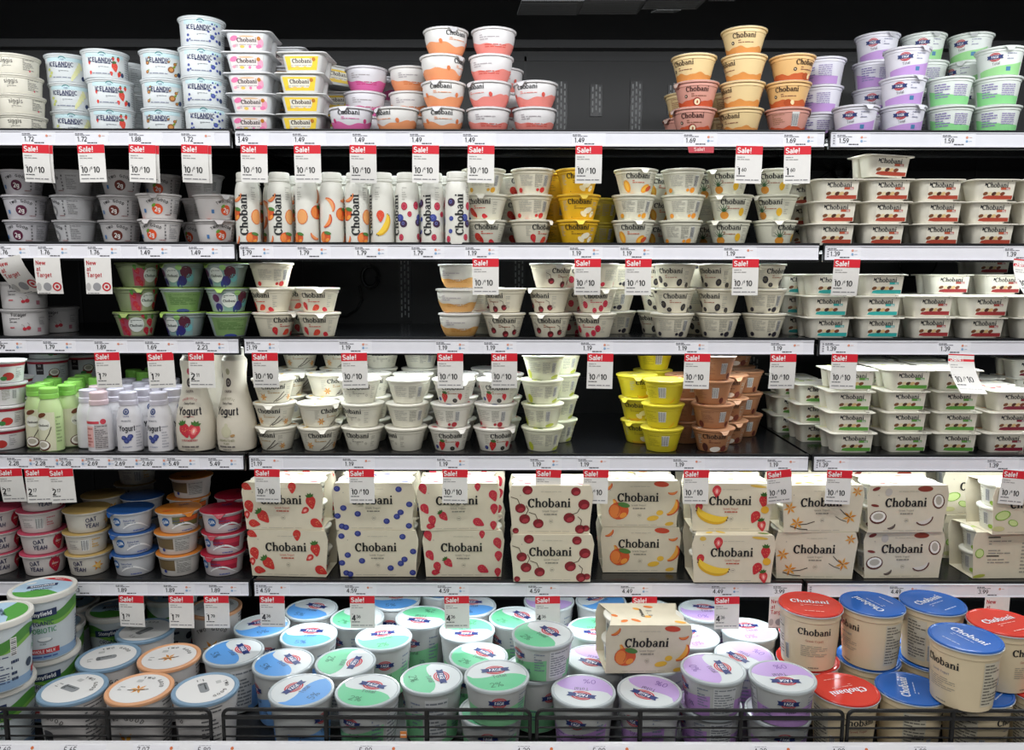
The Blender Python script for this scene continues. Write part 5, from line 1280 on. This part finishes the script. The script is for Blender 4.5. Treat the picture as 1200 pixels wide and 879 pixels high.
T('C_r', 987, 812, 0, 195); T('C_b', 1059, 812, 0, 70); T('C_r', 1210, 820, 0, 20); T('C_b', 1055, 742, 0, 0); T('C_r', 930, 740, 0, 0)
def build_tubs():
    zs = SURF[5]
    B = [t for t in TUBS if t['lv'] == 0]; U = [t for t in TUBS if t['lv'] == 1]
    for t in B:
        H, R = tub_mesh(t['k'])[2:]; t['H'] = H; t['R'] = R+.0014
        t['y'] = d_at(t['py'], zs+H); t['x'] = x_at(t['px'], t['y'], zs+H)
        t['y'] = max(t['y'], YD+.028+R)
    for it in range(300):
        for i, a in enumerate(B):
            for b in B[i+1:]:
                dx, dy = b['x']-a['x'], b['y']-a['y']; dd = math.hypot(dx, dy) or 1e-6; nd = a['R']+b['R']
                if dd < nd:
                    s_ = (nd-dd)*.5/dd; a['x'] -= dx*s_*.7; a['y'] -= dy*s_; b['x'] += dx*s_*.7; b['y'] += dy*s_
        for t in B: t['y'] = min(max(t['y'], YD+.028+t['R']), YB-t['R']-.004)
    for t in U:
        H, R = tub_mesh(t['k'])[2:]; t['H'] = H; t['R'] = R
        best = min(B, key=lambda b: math.hypot(b['x']-x_at(t['px'], b['y'], zs+b['H']+H), (b['y']-d_at(t['py'], zs+b['H']+H))*.6))
        x = x_at(t['px'], best['y'], zs+best['H']+H); y = d_at(t['py'], zs+best['H']+H)
        t['x'] = best['x']+max(-.014, min(.014, x-best['x'])); t['y'] = best['y']+max(-.014, min(.014, y-best['y'])); t['z'] = zs+best['H']+.0003
        best['has'] = 1
    for it in range(200):
        for i, a in enumerate(U):
            for b in U[i+1:]:
                dx, dy = b['x']-a['x'], b['y']-a['y']; dd = math.hypot(dx, dy) or 1e-6; nd = a['R']+b['R']+.0032
                if dd < nd:
                    s_ = (nd-dd)*.5/dd; a['x'] -= dx*s_; a['y'] -= dy*s_; b['x'] += dx*s_; b['y'] += dy*s_
    for A in (B, U):
        for i, a in enumerate(A):
            for b in A[i+1:]:
                dd = math.hypot(b['x']-a['x'], b['y']-a['y'])
                if dd < a['R']+b['R']-.002: print('TUBOVER', a['k'], a['px'], a['py'], b['k'], b['px'], b['py'], round(a['R']+b['R']-dd, 4))
    for t in TUBS:
        o = dup2(t['k'], tub_mesh(t['k']), 'yogurt_tub', 'lid')
        z = t.get('z', zs+.0003)
        o.location = (t['x'], t['y'], z+CAMZ); o.rotation_euler = (0, 0, radians(t['rot']))
        dc = 0 if t['y'] < 1.53 else 1 if t['y'] < 1.65 else 2 if t['y'] < 1.78 else 3
        THINGS.append(dict(o=o, row=5, look=LOOKT[t['k']], d=dc, X=t['x'], lv=t['lv'], n=2 if t['lv'] or t.get('has') else 1, s=id(o), noun='tub'))
build_tubs()
# loose carton lying on the tubs
lc = carton('k_peach', 755, 0, 0, '', row=5, D=1.535, yaw=7, tilt=(3, 3), z=-.8115, rx=0)
setp(lc, 'loose four pack carton with peaches set down on purple lidded tubs', 'carton')
# ------------------------------------------------------------------ case and shelves
BLK = mat('#0d0e0f', .45, 0, 'metal'); BLK2 = mat('#191a1c', .35, 0, 'metal'); RAILM = mat('#e9e9f0', .35); INS = mat('#eeeef4', .45, 0, 'paper')
XS = [-1.80, x_at(271, YF, RAILC[0]), x_at(963, YF, RAILC[0]), 1.90]
XS[1] = sum(x_at(p, YF, h) for p, h in zip((268, 278, 281, 288, 295), RAILC))/5+.004; XS[2] = sum(x_at(p, YF, h) for p, h in zip((968, 960, 957, 949, 945), RAILC))/5
def struct(mb, name, kind='structure'):
    o = mb.build(name); o['kind'] = kind; return o
m = MB(); m.box(-1.9, 2.0, YB, YB+.03, CAMZ-1.1, CAMZ+.62, BLK)
for x in (-1.19, -.578, .034, .645, 1.255): m.box(x-.003, x+.003, YB-.002, YB, CAMZ-1.05, CAMZ+.60, BLK2)
for z in (-.30, .10, .56): m.box(-1.9, 2.0, YB-.002, YB, CAMZ+z, CAMZ+z+.012, BLK2)
struct(m, 'wall_back')
m = MB(); m.box(-1.9, 2.0, YF-.35, YB+.03, CAMZ+.605, CAMZ+.64, BLK); m.box(-1.9, 2.0, YB-.035, YB, CAMZ+.585, CAMZ+.605, BLK2); struct(m, 'ceiling')
for nm, x in (('wall_left', -1.9), ('wall_right', 1.97)):
    m = MB(); m.box(x, x+.03, YD-.02, YB, CAMZ-1.1, CAMZ+.605, BLK); struct(m, nm)
m = MB(); m.box(-6, 6, -5, YB+.1, -.02, 0, mat('#b9b5ad', .3)); struct(m, 'floor')
m = MB(); m.box(-1.9, 2.0, YD-.01, YD+.02, 0.02, CAMZ+SURF[5]-.02, mat('#1a1b1d', .4, 0, 'metal')); m.box(-1.9, 2.0, YD+.02, YB, CAMZ+SURF[5]-.03, CAMZ+SURF[5]-.002, BLK); struct(m, 'trim_1')
# slotted uprights on the back wall
LIT_SLOT = mat('#8e9090', .5)  # pale plates: light showing through the gaps is put into their colour
def upright(px, rows):
    m = MB()
    x = x_at(px, YB, h_at(rows[0][0], YB))
    z0 = CAMZ+h_at(rows[-1][1], YB)-.01; z1 = CAMZ+h_at(rows[0][0], YB)+.01
    m.box(x-.016, x+.016, YB-.004, YB-.0005, z0, z1, BLK2)
    for a, b in rows:
        za, zb = CAMZ+h_at(a, YB), CAMZ+h_at(b, YB); z = zb
        while z < za:
            for k, xx in enumerate((-.0095, .0, .0095)):
                m.box(x+xx-.0018, x+xx+.0018, YB-.0046, YB-.0038, z+(.006 if k == 1 else 0), z+.012+(.006 if k == 1 else 0), LIT_SLOT)
            z += .018
    o = m.build('slotted_upright'); return o
for i, (px, rw, w_) in enumerate(((657, [(100, 153)], 'slotted black upright on back wall right of coral bowls'), (698, [(104, 132)], 'short slotted upright with two bright slot rows, top shelf'), (745, [(100, 153)], 'slotted black upright near centre of empty top shelf space'), (789, [(104, 130)], 'dim slotted upright left of dusty pink hazelnut cups'),
                 (474, [(305, 372)], 'slotted black upright in the empty third shelf gap'), (608, [(308, 340)], 'slotted black upright behind the black cherry cups'), (883, [(420, 470)], 'slotted black upright right of brown chocolate cups'))):
    setp(upright(px, rw), w_, 'upright', 'slotted uprights of the cooler wall')
def led_on(row, sec): return (sec > 0) or row == 2
LEDP = {0: .9, 1: 1.9, 2: 2.2, 3: 2.0, 4: 2.4}
EMI = mat('#f4fbff', .4, 0, 'lamp', 3.0)
ORD = ['top', 'second', 'third', 'fourth', 'fifth']
SEC = ['left', 'middle', 'right']
def plabel(parent, x, z, txt, y, dots=2, wide=.070, h=.0105, code=True):
    m = MB(); m.box(x-.012, x-.012+wide, y-.0006, y, z-.0125, z+.0125, INS); d = Draw(m, Plane((x, y-.0006, z), (1, 0, 0), (0, 0, 1)))
    d.text(txt, .004, -.0020, h*.92, '#26272c', 1, 1); d.bars(-.010, .012, .0075, .0095, 1, '#6a6a72', 1, .9, 3); d.bars(-.010, .020, .0048, .0065, 1, '#84848c', 1, .9, 5)
    if code: d.bars(.014, .034, -.0108, -.0082, 1, '#55555c', 1, .9, 6)
    if dots: d.ell(.040, .0045, .0025, .0025, '#dd7744', 0, 1, 10); d.ring(.040, .0045, .001, .0014, '#f0e0d8', L=2, n=8); d.rect(.044, .050, .004, .005, '#d8b0a0', 1)
    if dots > 1: d.ell(.040, -.0030, .0025, .0025, '#5a98c8', 0, 1, 10); d.ring(.040, -.0030, .001, .0014, '#e0e8f0', L=2, n=8); d.rect(.044, .050, -.0035, -.0025, '#a0b8d0', 1)
    o = m.build('price_label', parent); return o
LAB = {0: [(33, '1.72', 1), (95, '1.72', 1), (158, '1.88', 0), (219, '1.72', 1), (283, '1.49', 0), (349, '1.49', 0), (419, '1.49', 0), (486, '1.49', 0), (548, '1.49', 0), (676, '1.49', 0), (806, '1.69', 2), (923, '1.69', 2), (985, '1.59', 2), (1108, '1.59', 2)],
       1: [(3, '1.76', 2), (52, '1.76', 2), (110, '1.76', 2), (169, '1.49', 2), (228, '1.49', 2), (288, '1.79', 2), (355, '1.79', 2), (422, '1.79', 2), (488, '1.79', 2), (551, '1.19', 2), (673, '1.19', 2), (732, '1.19', 2), (853, '1.19', 1), (975, '1.39', 2), (1181, '1.39', 2)],
       2: [(0, '1.79', 2), (58, '1.79', 2), (118, '1.89', 1), (177, '1.69', 1), (236, '2.23', 2), (295, '1.19', 2), (404, '1.19', 2), (517, '1.19', 2), (573, '1.19', 2), (686, '1.19', 2), (797, '1.19', 2), (908, '1.19', 1), (971, '1.39', 1), (1104, '1.39', 2)],
       3: [(16, '2.28', 2), (47, '2.28', 2), (77, '2.28', 2), (108, '2.69', 2), (140, '2.69', 2), (172, '2.69', 2), (203, '5.49', 2), (251, '5.49', 2), (301, '1.19', 1), (408, '1.19', 1), (518, '1.19', 2), (627, '1.19', 2), (683, '1.19', 1), (794, '1.19', 1), (904, '1.19', 1), (962, '1.39', 1), (1161, '1.39', 0)],
       4: [(30, '1.73', 0), (88, '1.73', 0), (143, '1.89', 0), (199, '1.89', 2), (252, '1.89', 2), (310, '4.59', 1), (411, '4.59', 1), (519, '4.59', 2), (625, '4.59', 1), (733, '4.49', 2), (839, '4.49', 2), (911, '3.99', 0), (1047, '4.49', 1), (1149, '3.99', 1)]}
for r in range(5):
    zc = CAMZ+RAILC[r]; zs = CAMZ+SURF[r]
    for s_ in range(3):
        x0, x1 = XS[s_]+(.004 if s_ else 0), XS[s_+1]-(.004 if s_ < 2 else 0)
        m = MB(); m.box(x0, x1, YF+.002, YB-.006, zs-.012, zs, mat('#17181a', .22, 0, 'metal')); m.box(x0, x1, YF-.001, YF+.006, zc-RH/2-.004, zs+.0035, BLK2)
        m.box(x0+.01, x1-.01, YF+.02, YF+.03, zs-.016, zs-.012, BLK2); m.box(x0+.01, x1-.01, YF+.25, YF+.26, zs-.016, zs-.012, BLK2)
        for bx in (x0+.004, x1-.010): m.box(bx, bx+.006, YF+.05, YB-.006, zs-.018, zs-.012, BLK2)
        sh = m.build('shelf')
        setp(sh, 'black metal shelf with white price rail, %s shelf of %s bay' % (ORD[r], SEC[s_]), 'shelf', 'shelves of the cooler')
        m = MB(); rx0, rx1 = x0+.003, x1-.003
        m.box(rx0, rx1, YF-.0045, YF-.001, zc-RH/2, zc+RH/2, RAILM); m.box(rx0, rx1, YF-.006, YF-.0045, zc-RH/2, zc-RH/2+.0022, RAILM); m.box(rx0, rx1, YF-.006, YF-.0045, zc+RH/2-.0018, zc+RH/2, RAILM)
        if s_ > 0:
            d = Draw(m, Plane((rx0+.006, YF-.0045, zc), (1, 0, 0), (0, 0, 1))); d.rect(-.0035, .003, -.011, .011, '#dcdce2', 1)
            for k in range(4): d.rect(-.002, .0015, -.009+k*.005, -.006+k*.005, '#8a8a92', 2)
        rail = m.build('price_rail', sh)
        for px, t, dt in LAB[r]:
            x = x_at(px, YF, RAILC[r])
            if x0 < x < x1-.02: plabel(rail, x, zc, t, YF-.0045, dt, wide=min(.070, x1-.004-x+.012) if t[0] != '2' or r != 3 else .048)
        if led_on(r, s_):
            zl = zs-.0145; m = MB(); m.box(x0+.02, x1-.02, YF+.064, YF+.074, zl-.002, zl, EMI); m.box(x0+.015, x1-.015, YF+.062, YF+.076, zl, zl+.0025, mat('#c8ccd0', .4)); m.build('light_strip', sh)
            led(x0+.02, x1-.02, zl-.004, YF+.069, LEDP[r]*(.5 if s_ == 0 else 1))
# bottom deck rail
zb = CAMZ+DRAIL
m = MB(); m.loft([[(-1.86, YD-.034, zb-.045), (-1.86, YD-.004, zb), (-1.86, YD+.004, zb), (-1.86, YD-.004, zb-.045)], [(1.94, YD-.034, zb-.045), (1.94, YD-.004, zb), (1.94, YD+.004, zb), (1.94, YD-.004, zb-.045)]], mat('#efeff2', .4))
m.box(-1.86, 1.94, YD-.003, YD+.006, CAMZ+SURF[5]-.02, zb-.003, BLK2)
deck = m.build('price_rail'); setp(deck, 'long white price rail along the bottom deck below the wire fences', 'price rail')
pv = Vector((0, .030, .045)).normalized()
for i, (px, t, dt) in enumerate(((3, '4.69', 1), (80, '5.65', 0), (165, '7.07', 2), (236, '5.89', 2), (424, '5.89', 2), (608, '4.39', 1), (696, '5.89', 2), (884, '4.39', 2), (975, '4.99', 1), (1070, '4.99', 0))):
    m = MB(); x = x_at(px, YD, DRAIL); m.loft([[(x+a, YD-.0060, zb-.002), (x+a, YD-.0050, zb-.002), (x+a, YD-.0303, zb-.040), (x+a, YD-.0313, zb-.040)] for a in (-.010, .075)], INS)
    d = Draw(m, Plane((x, YD-.0061, zb-.002), (1, 0, 0), pv)); d.y = -.0105
    d.text(t, .010, .002, .0105, '#3a3a42', 0, 1); d.bars(.0, .022, .0088, .0102, 1, '#77777f'); d.bars(.030, .055, -.004, .001, 1, '#77777f')
    if dt: d.ell(.062, .005, .0030, .0030, '#dd7744', 0, 1, 10)
    if dt > 1: d.ell(.062, -.003, .0030, .0030, '#5a98c8', 0, 1, 10)
    m.build('price_label', deck)
# wire fences
WIRE = mat('#08080a', .5)
def fence(pa, pb, posts, lab):
    D = YD+.012; hz = [h_at(y, D) for y in (832, 841, 852.5, 863.5)]; xa, xb = x_at(pa, D, hz[0]), x_at(pb, D, hz[0]); m = MB(); zt = hz[0]+CAMZ; zl = CAMZ+DRAIL-.012; r = .012
    pts = [(xa, D, zl)]
    for i in range(5): a = radians(180-22.5*i); pts.append((xa+r+r*cos(a), D, zt-r+r*sin(a)))
    for i in range(5): a = radians(90-22.5*i); pts.append((xb-r+r*cos(a), D, zt-r+r*sin(a)))
    pts.append((xb, D, zl)); m.tube(pts, .0036, WIRE, 8)
    m.tube([(xa, D, hz[1]+CAMZ), (xb, D, hz[1]+CAMZ)], .0042, WIRE)
    o = bpy.data.objects.new('wire_fence', m.mesh('wire_fence')); COL.objects.link(o); setp(o, lab, 'wire fence', 'wire fences of the bottom deck')
    for z in hz[2:]:
        m = MB(); m.tube([(xa, D, z+CAMZ), (xb, D, z+CAMZ)], .0019, WIRE); m.build('wire', o)
    for p in posts:
        x = x_at(p, D, hz[1]); m = MB(); m.tube([(x, D, zt), (x, D, zl)], .0046, WIRE); m.build('post', o)
fence(-112, 247, (8, 127), 'black wire fence in front of tubs, leftmost of four')
fence(262, 622, (383, 501), 'black wire fence in front of blue and green lidded tubs')
fence(630, 989, (751, 869), 'black wire fence in front of purple lidded tubs')
fence(995, 1356, (1117, 1240), 'black wire fence in front of red and blue lidded tubs')
# clip on fence wires
m = MB(); x = x_at(474, YD+.012, -.85); zq = CAMZ+h_at(866, YD); m.box(x-.006, x+.006, YD+.006, YD+.008, zq-.002, zq+.010, mat('#c8762c', .5)); m.box(x-.005, x+.005, YD+.0055, YD+.006, zq+.003, zq+.005, mat('#e8e0d4', .5))
setp(m.build('marker_tag'), 'small orange marker tag on bottom rail behind second wire fence', 'tag')
# flat grey cards with darker lines, set under the canopy
for i, (a, b, c, dd, lab) in enumerate(((605, 675, 18, 4, 'grey card under the canopy, leftmost of the row'), (676, 745, 17, 4, 'grey card under the canopy, second from left'), (748, 815, 11, 4, 'grey card under the canopy beside its small stub'), (762, 790, 15, 12, 'narrow grey stub card hanging under the canopy'), (829, 860, 1, -8, 'grey card under the canopy, rightmost of the row'))):
    h = .600 if i != 3 else .5985; y0 = d_at(c, h); xa, xb = x_at(a, y0, h), x_at(b, y0, h); y1 = y0-.10 if i != 3 else y0-.02; m = MB(); sk = .010
    m.loft([[(xa, y0, CAMZ+h), (xb, y0, CAMZ+h), (xb+sk, y1, CAMZ+h), (xa+sk, y1, CAMZ+h)], [(xa, y0, CAMZ+h+.0048), (xb, y0, CAMZ+h+.0048), (xb+sk, y1, CAMZ+h+.0048), (xa+sk, y1, CAMZ+h+.0048)]], mat('#6a6c6c', .6, 0, 'paper'))
    for k in range(7):
        yy = y0-.008-k*.012
        if yy > y1+.004: m.box(xa+.006, xb-.004, yy, yy+.003, CAMZ+h-.0004, CAMZ+h+.0002, mat('#4c4e4e', .6))
    setp(m.build('grey_card'), lab, 'card')
# cables against the back wall
def coil(px, py, r, n, lab, tail):
    m = MB(); x = x_at(px, YB-.02, h_at(py, YB-.02)); z = CAMZ+h_at(py, YB-.02); pts = []
    for i in range(n*16+1):
        a = 2*pi*i/16; rr = r*(1-.18*(i/(n*16))*((i//16) % 2+1)); pts.append((x+rr*cos(a)*.8, YB-.008-.004*(i//16)/1.0, z+rr*sin(a)))
    m.tube(pts, .0032, mat('#1c1d1f', .25), 7)
    pts = [(x_at(p, YB-.02, h_at(q, YB-.02)), YB-.008, CAMZ+h_at(q, YB-.02)) for p, q in tail]; m.tube(pts, .0030, mat('#1c1d1f', .25), 7)
    setp(m.build('coiled_cable'), lab, 'cable')
coil(433, 325, .032, 3, 'coiled black cable on back wall above empty third shelf gap', [(420, 335), (423, 352), (416, 364), (405, 371), (395, 372)])
coil(988, 195, .034, 3, 'coiled black cable on back wall left of tilted cream tray', [(975, 200), (962, 208), (952, 218), (950, 232)])
m = MB(); pts = [(x_at(1078+22*cos(radians(a)), YB-.02, .02), YB-.008, CAMZ+h_at(300-22*sin(radians(a))*-1, YB-.02)) for a in range(0, 181, 15)]
m.tube([(p[0], p[1], CAMZ+h_at(305+20*sin(radians(i*15)), YB-.02)) for i, p in enumerate(pts)], .002, mat('#1c1d1f', .25), 6); setp(m.build('hanging_cable'), 'thin black cable looping on back wall above dark red label trays', 'cable')
# ------------------------------------------------------------------ hanging tags
TW, TH_ = .0545, .0750
def tag_mesh(kind, bend):
    k = ('tag', kind, bend)
    if k in _mesh: return _mesh[k]
    m = MB(); pm = mat('#e6e4e0', .55, 0, 'paper'); n = 6
    pts = [(-TW/2, -TH_*i/n) for i in range(n+1)]
    sf = Plane((0, 0, 0), (1, 0, 0), (0, 0, 1), bend)
    lo = []
    for i in range(n+1):
        y = -TH_*i/n; a = sf.pt(-TW/2, y, -1); b = sf.pt(TW/2, y, -1); lo.append([a, b, b+Vector((0, .0007, 0)), a+Vector((0, .0007, 0))])
    m.loft(lo, pm); d = Draw(m, sf)
    if kind == 'new':
        for j, t in enumerate(('New', 'at', 'Target')):
            wd = glyphs(t, 1)[2]*.0092/.72; d.text(t, -.0235+wd/2, -.0105-.0125*j, .0092, '#b81c28', 1, 1)
        d.ell(-.0215, -.0600, .0050, .0085, '#b9b7b5', 0, 1, 12); d.ell(-.004, -.0600, .0085, .0085, '#97979a', 0, 1, 16); d.ring(.0160, -.0600, .0062, .0092, '#c0222e', L=1); d.ell(.0160, -.0600, .0034, .0034, '#c0222e', 0, 1, 12)
        d.bars(-.024, 0, -.0745, -.072, 1, '#55555a', 1)
    else:
        m2 = 3
        for j in range(m2):
            ya, yb_ = -.0172*j/m2, -.0172*(j+1)/m2; d.rect(-TW/2, TW/2, yb_, ya, '#d81f30', 0)
        wd = glyphs('Sale!', 2)[2]*.0108/.72; d.text('Sale!', -.0245+wd*1.05/2, -.0090, .0108, '#f2f0ee', 2, 1, 0, None, 1.05)
        d.bars(-.024, .004, -.0235, -.0215, 1, '#a09e9c', 1, .8, 2); d.bars(-.024, .010, -.0280, -.026, 1, '#a09e9c', 1, .8, 3); d.bars(-.024, .0, -.0430, -.0415, 1, '#8a8886', 1, .8, 4)
        if kind == '10':
            d.text('10', -.0160, -.0500, .0118, '#1c1c1e', 2, 1); d.text('/', -.0050, -.0495, .0085, '#2a2a2c', 0, 1); d.text('$', -.0015, -.0465, .0052, '#2a2a2c', 0, 1); d.text('10', .0085, -.0500, .0118, '#1c1c1e', 2, 1)
        else:
            a, b = kind.split('.'); d.text(a, -.0195, -.0505, .0135, '#1c1c1e', 2, 1); d.text(b, -.0090, -.0475, .0075, '#1c1c1e', 1, 1)
        d.bars(-.024, -.006, -.0610, -.0590, 1, '#5a5a5c', 1, .9, 5); d.bars(-.024, .022, -.0690, -.0668, 1, '#8a8a8c', 1, .9, 6)
    _mesh[k] = m.mesh('sale_tag'); return _mesh[k]
TAGS = []
def tag(r, px, kind='10', yaw=0, roll=0, bend=0, dy=0, dz=0, back_=False):
    z = CAMZ+RAILC[r]-RH/2+.0012+dz; x = x_at(px, YF, RAILC[r]-RH/2-.03)
    o = bpy.data.objects.new('sale_tag', tag_mesh(kind, bend)); COL.objects.link(o)
    o.location = (x, YF-.0075-dy, z); o.rotation_euler = (0, radians(roll), radians(yaw)); TAGS.append((o, r, x, kind, back_))
for r, lst in {0: [(45, '10', 0, 2), (109, '10', 1, -1), (169, '10', 0, 2), (230, '10', 0, 2), (299, '10', 0, 1), (361, '10', 0, 0), (426, '10', 0, 1), (499, '10', 0, 1), (563.5, '10', 0, 1), (689, '10', 0, 0), (876, '1.60', 0, 1), (932, '1.60', 0, -1)],
               1: [(58, 'new', 0, 0), (117, 'new', 0, 0), (569, '10', 0, 0), (688, '10', 0, 0), (747, '10', 0, 0), (872, '10', 0, 0), (990, '10', 0, 1)],
               2: [(128, '1.79', -3, -2), (190, '1.79', 4, -2), (238, '2.11', 0, 0), (312, '10', 0, 0), (416, '10', 0, -1), (528, '10', 0, 0), (591, '10', 0, 0), (703, '10', 0, 1), (816, '10', 0, 1), (916, '10', 0, 0), (987.5, '10', 0, 1)],
               3: [(15, '2.17', -4, -3), (47, '2.17', 0, -2), (75, '2.17', -3, -3), (315, '10', 0, 1), (425, '10', 0, 0), (534, '10', 0, 1), (643, '10', 0, 2), (698, '10', 0, 1), (815, '10', 0, 0), (911, '10', 4, -5), (982, '10', 0, 2), (1187, '10', 0, 5)],
               4: [(157, '1.79', 0, 2), (215, '1.79', 0, 1), (256, '1.79', 0, 0), (321, '4.36', 0, 1), (426, '4.36', 0, 0), (536, '4.36', 0, -1), (642, '4.36', 0, -1), (755, '4.36', 0, 0), (851, '4.36', 0, -1), (915, 'new', 0, -1), (1166, 'new', 0, 0)]}.items():
    for j, (px, k, yw, rl) in enumerate(lst):
        tag(r, px, k, yw, rl, 0 if (px < 200 and r == 2) or j % 3 else -1.0, dy=.002 if (r, px) == (3, 75) else 0)
for px in (46, 170, 231): tag(0, px+2.5, '10', 0, 3, -1.2, dy=-.0022, back_=True)
tag(1, 12, 'new', 0, -14, -9); tag(1, 1199, '10', 0, 5, 10); tag(2, 1123, '10', 0, 2, 11)
# tag folded back under the top rail
m = MB(); z = CAMZ+RAILC[0]-RH/2; x = x_at(820, YF, RAILC[0]); sf = Plane((x, YF-.0075, z), (1, 0, 0), (0, .45, 1))
d = Draw(m, sf); m.loft([[sf.pt(-.027, 0, -1), sf.pt(.027, 0, -1), sf.pt(.027, 0, 1)+Vector((0, .001, 0)), sf.pt(-.027, 0, 1)+Vector((0, .001, 0))], [sf.pt(-.025, -.015, -1), sf.pt(.025, -.015, -1), sf.pt(.025, -.015, 1)+Vector((0, .001, 0)), sf.pt(-.025, -.015, 1)+Vector((0, .001, 0))]], mat('#a82432', .6))
d.text('Sale!', -.004, -.007, .0085, '#d8a8a4', 2, 3); o = m.build('sale_tag'); setp(o, 'dark red sale tag folded back under the top rail', 'sale tag', 'sale tags on the rails')
# ------------------------------------------------------------------ labels that single things out
NUM = ['', 'first', 'second', 'third', 'fourth', 'fifth', 'sixth', 'seventh', 'eighth', 'ninth', 'tenth', 'eleventh', 'twelfth', 'thirteenth', 'fourteenth', 'fifteenth', 'sixteenth', 'seventeenth', 'eighteenth', 'nineteenth', 'twentieth']
ROWN = ['top shelf', 'second shelf', 'third shelf', 'fourth shelf', 'fifth shelf', 'bottom deck']
def nth(i, n):
    if n == 1: return ''
    if i == 1: return 'leftmost '
    if i == n: return 'rightmost '
    return NUM[i]+' '
for t in THINGS:
    if t['noun'] == 'tub': t['dc'] = t['d']
    elif t['noun'] == 'bottle': t['dc'] = 0 if t['d'] < .03 else 1 if t['d'] < .1 else 2 if t['d'] < .15 else 3
    else: t['dc'] = 0 if t['d'] < .075 else 1 if t['d'] < .17 else 2
seen = {}
for t in THINGS:
    g = [u for u in THINGS if u['row'] == t['row'] and u['look'] == t['look'] and u['dc'] == t['dc'] and (t['noun'] != 'tub' or u['lv'] == t['lv'])]
    ks = sorted({(u['X'], u['s']) for u in g}); i = ks.index((t['X'], t['s']))+1; n = len(ks); o = t['o']; where = ['front', 'rear', 'deepest'][min(t['dc'], 2)]
    if t['noun'] == 'stack':
        lv = LV.get(t['n'], LV[5])[t['lv']] if t['n'] <= 5 else 'one of'
        lab = '%s, %s %s%s stack, %s' % (t['look'], lv, nth(i, n), where, ROWN[t['row']]) if t['n'] > 1 else '%s standing single, %s%s place, %s' % (t['look'], nth(i, n), where, ROWN[t['row']])
    elif t['noun'] == 'bottle':
        lab = '%s, %s the %s, %s' % (t['look'], (nth(i, n)+'of') if n > 1 else 'in', ['front row', 'second row', 'third row', 'back rows'][t['dc']], ROWN[t['row']])
    else:
        lab = '%s, %s the %s, %s%s' % (t['look'], (nth(i, n)+'of') if n > 1 else 'in', ['front row', 'second row', 'third row', 'back row'][t['dc']], ROWN[5], ' upper layer' if t['lv'] else '')
    words = lab.split()
    if len(words) > 16:
        lab = lab.replace('with upright black lettering', 'with lettering').replace(' with round label', '').replace('two part', 'two-part').replace('second from bottom of', 'lower-middle of').replace('second from top of', 'upper-middle of'); words = lab.split()
    if len(words) > 16: print('LONG LABEL', len(words), lab)
    seen[lab] = seen.get(lab, 0)+1
    setp(o, lab, {'stack': 'tray' if 'tray' in t['look'] else 'bowl' if 'bowl' in t['look'] else 'cup', 'bottle': 'bottle', 'tub': 'tub'}[t['noun']], '%s on the %s' % (t['look'], ROWN[t['row']]))
print('DUPLICATE LABELS', [k for k, v in seen.items() if v > 1][:20])
KT = {'10': 'reading 10 for 10', 'new': 'announcing new item with red bullseye'}
for o, r, x, k, b in TAGS:
    g = sorted(xx for oo, rr_, xx, kk, bb in TAGS if rr_ == r and kk == k and bb == b); i = g.index(x)+1; n = len(g)
    kt = KT.get(k, 'reading price '+k)
    setp(o, '%ssale tag %s %s, hanging under the %s rail' % (nth(i, n), 'tucked behind another' if b else 'from left' if 1 < i < n else '', kt, ['top', 'second', 'third', 'fourth', 'fifth'][r]), 'sale tag', 'sale tags on the rails'); o['label'] = ' '.join(o['label'].split())
print('THINGS', len(THINGS), 'OBJECTS', len(bpy.data.objects))
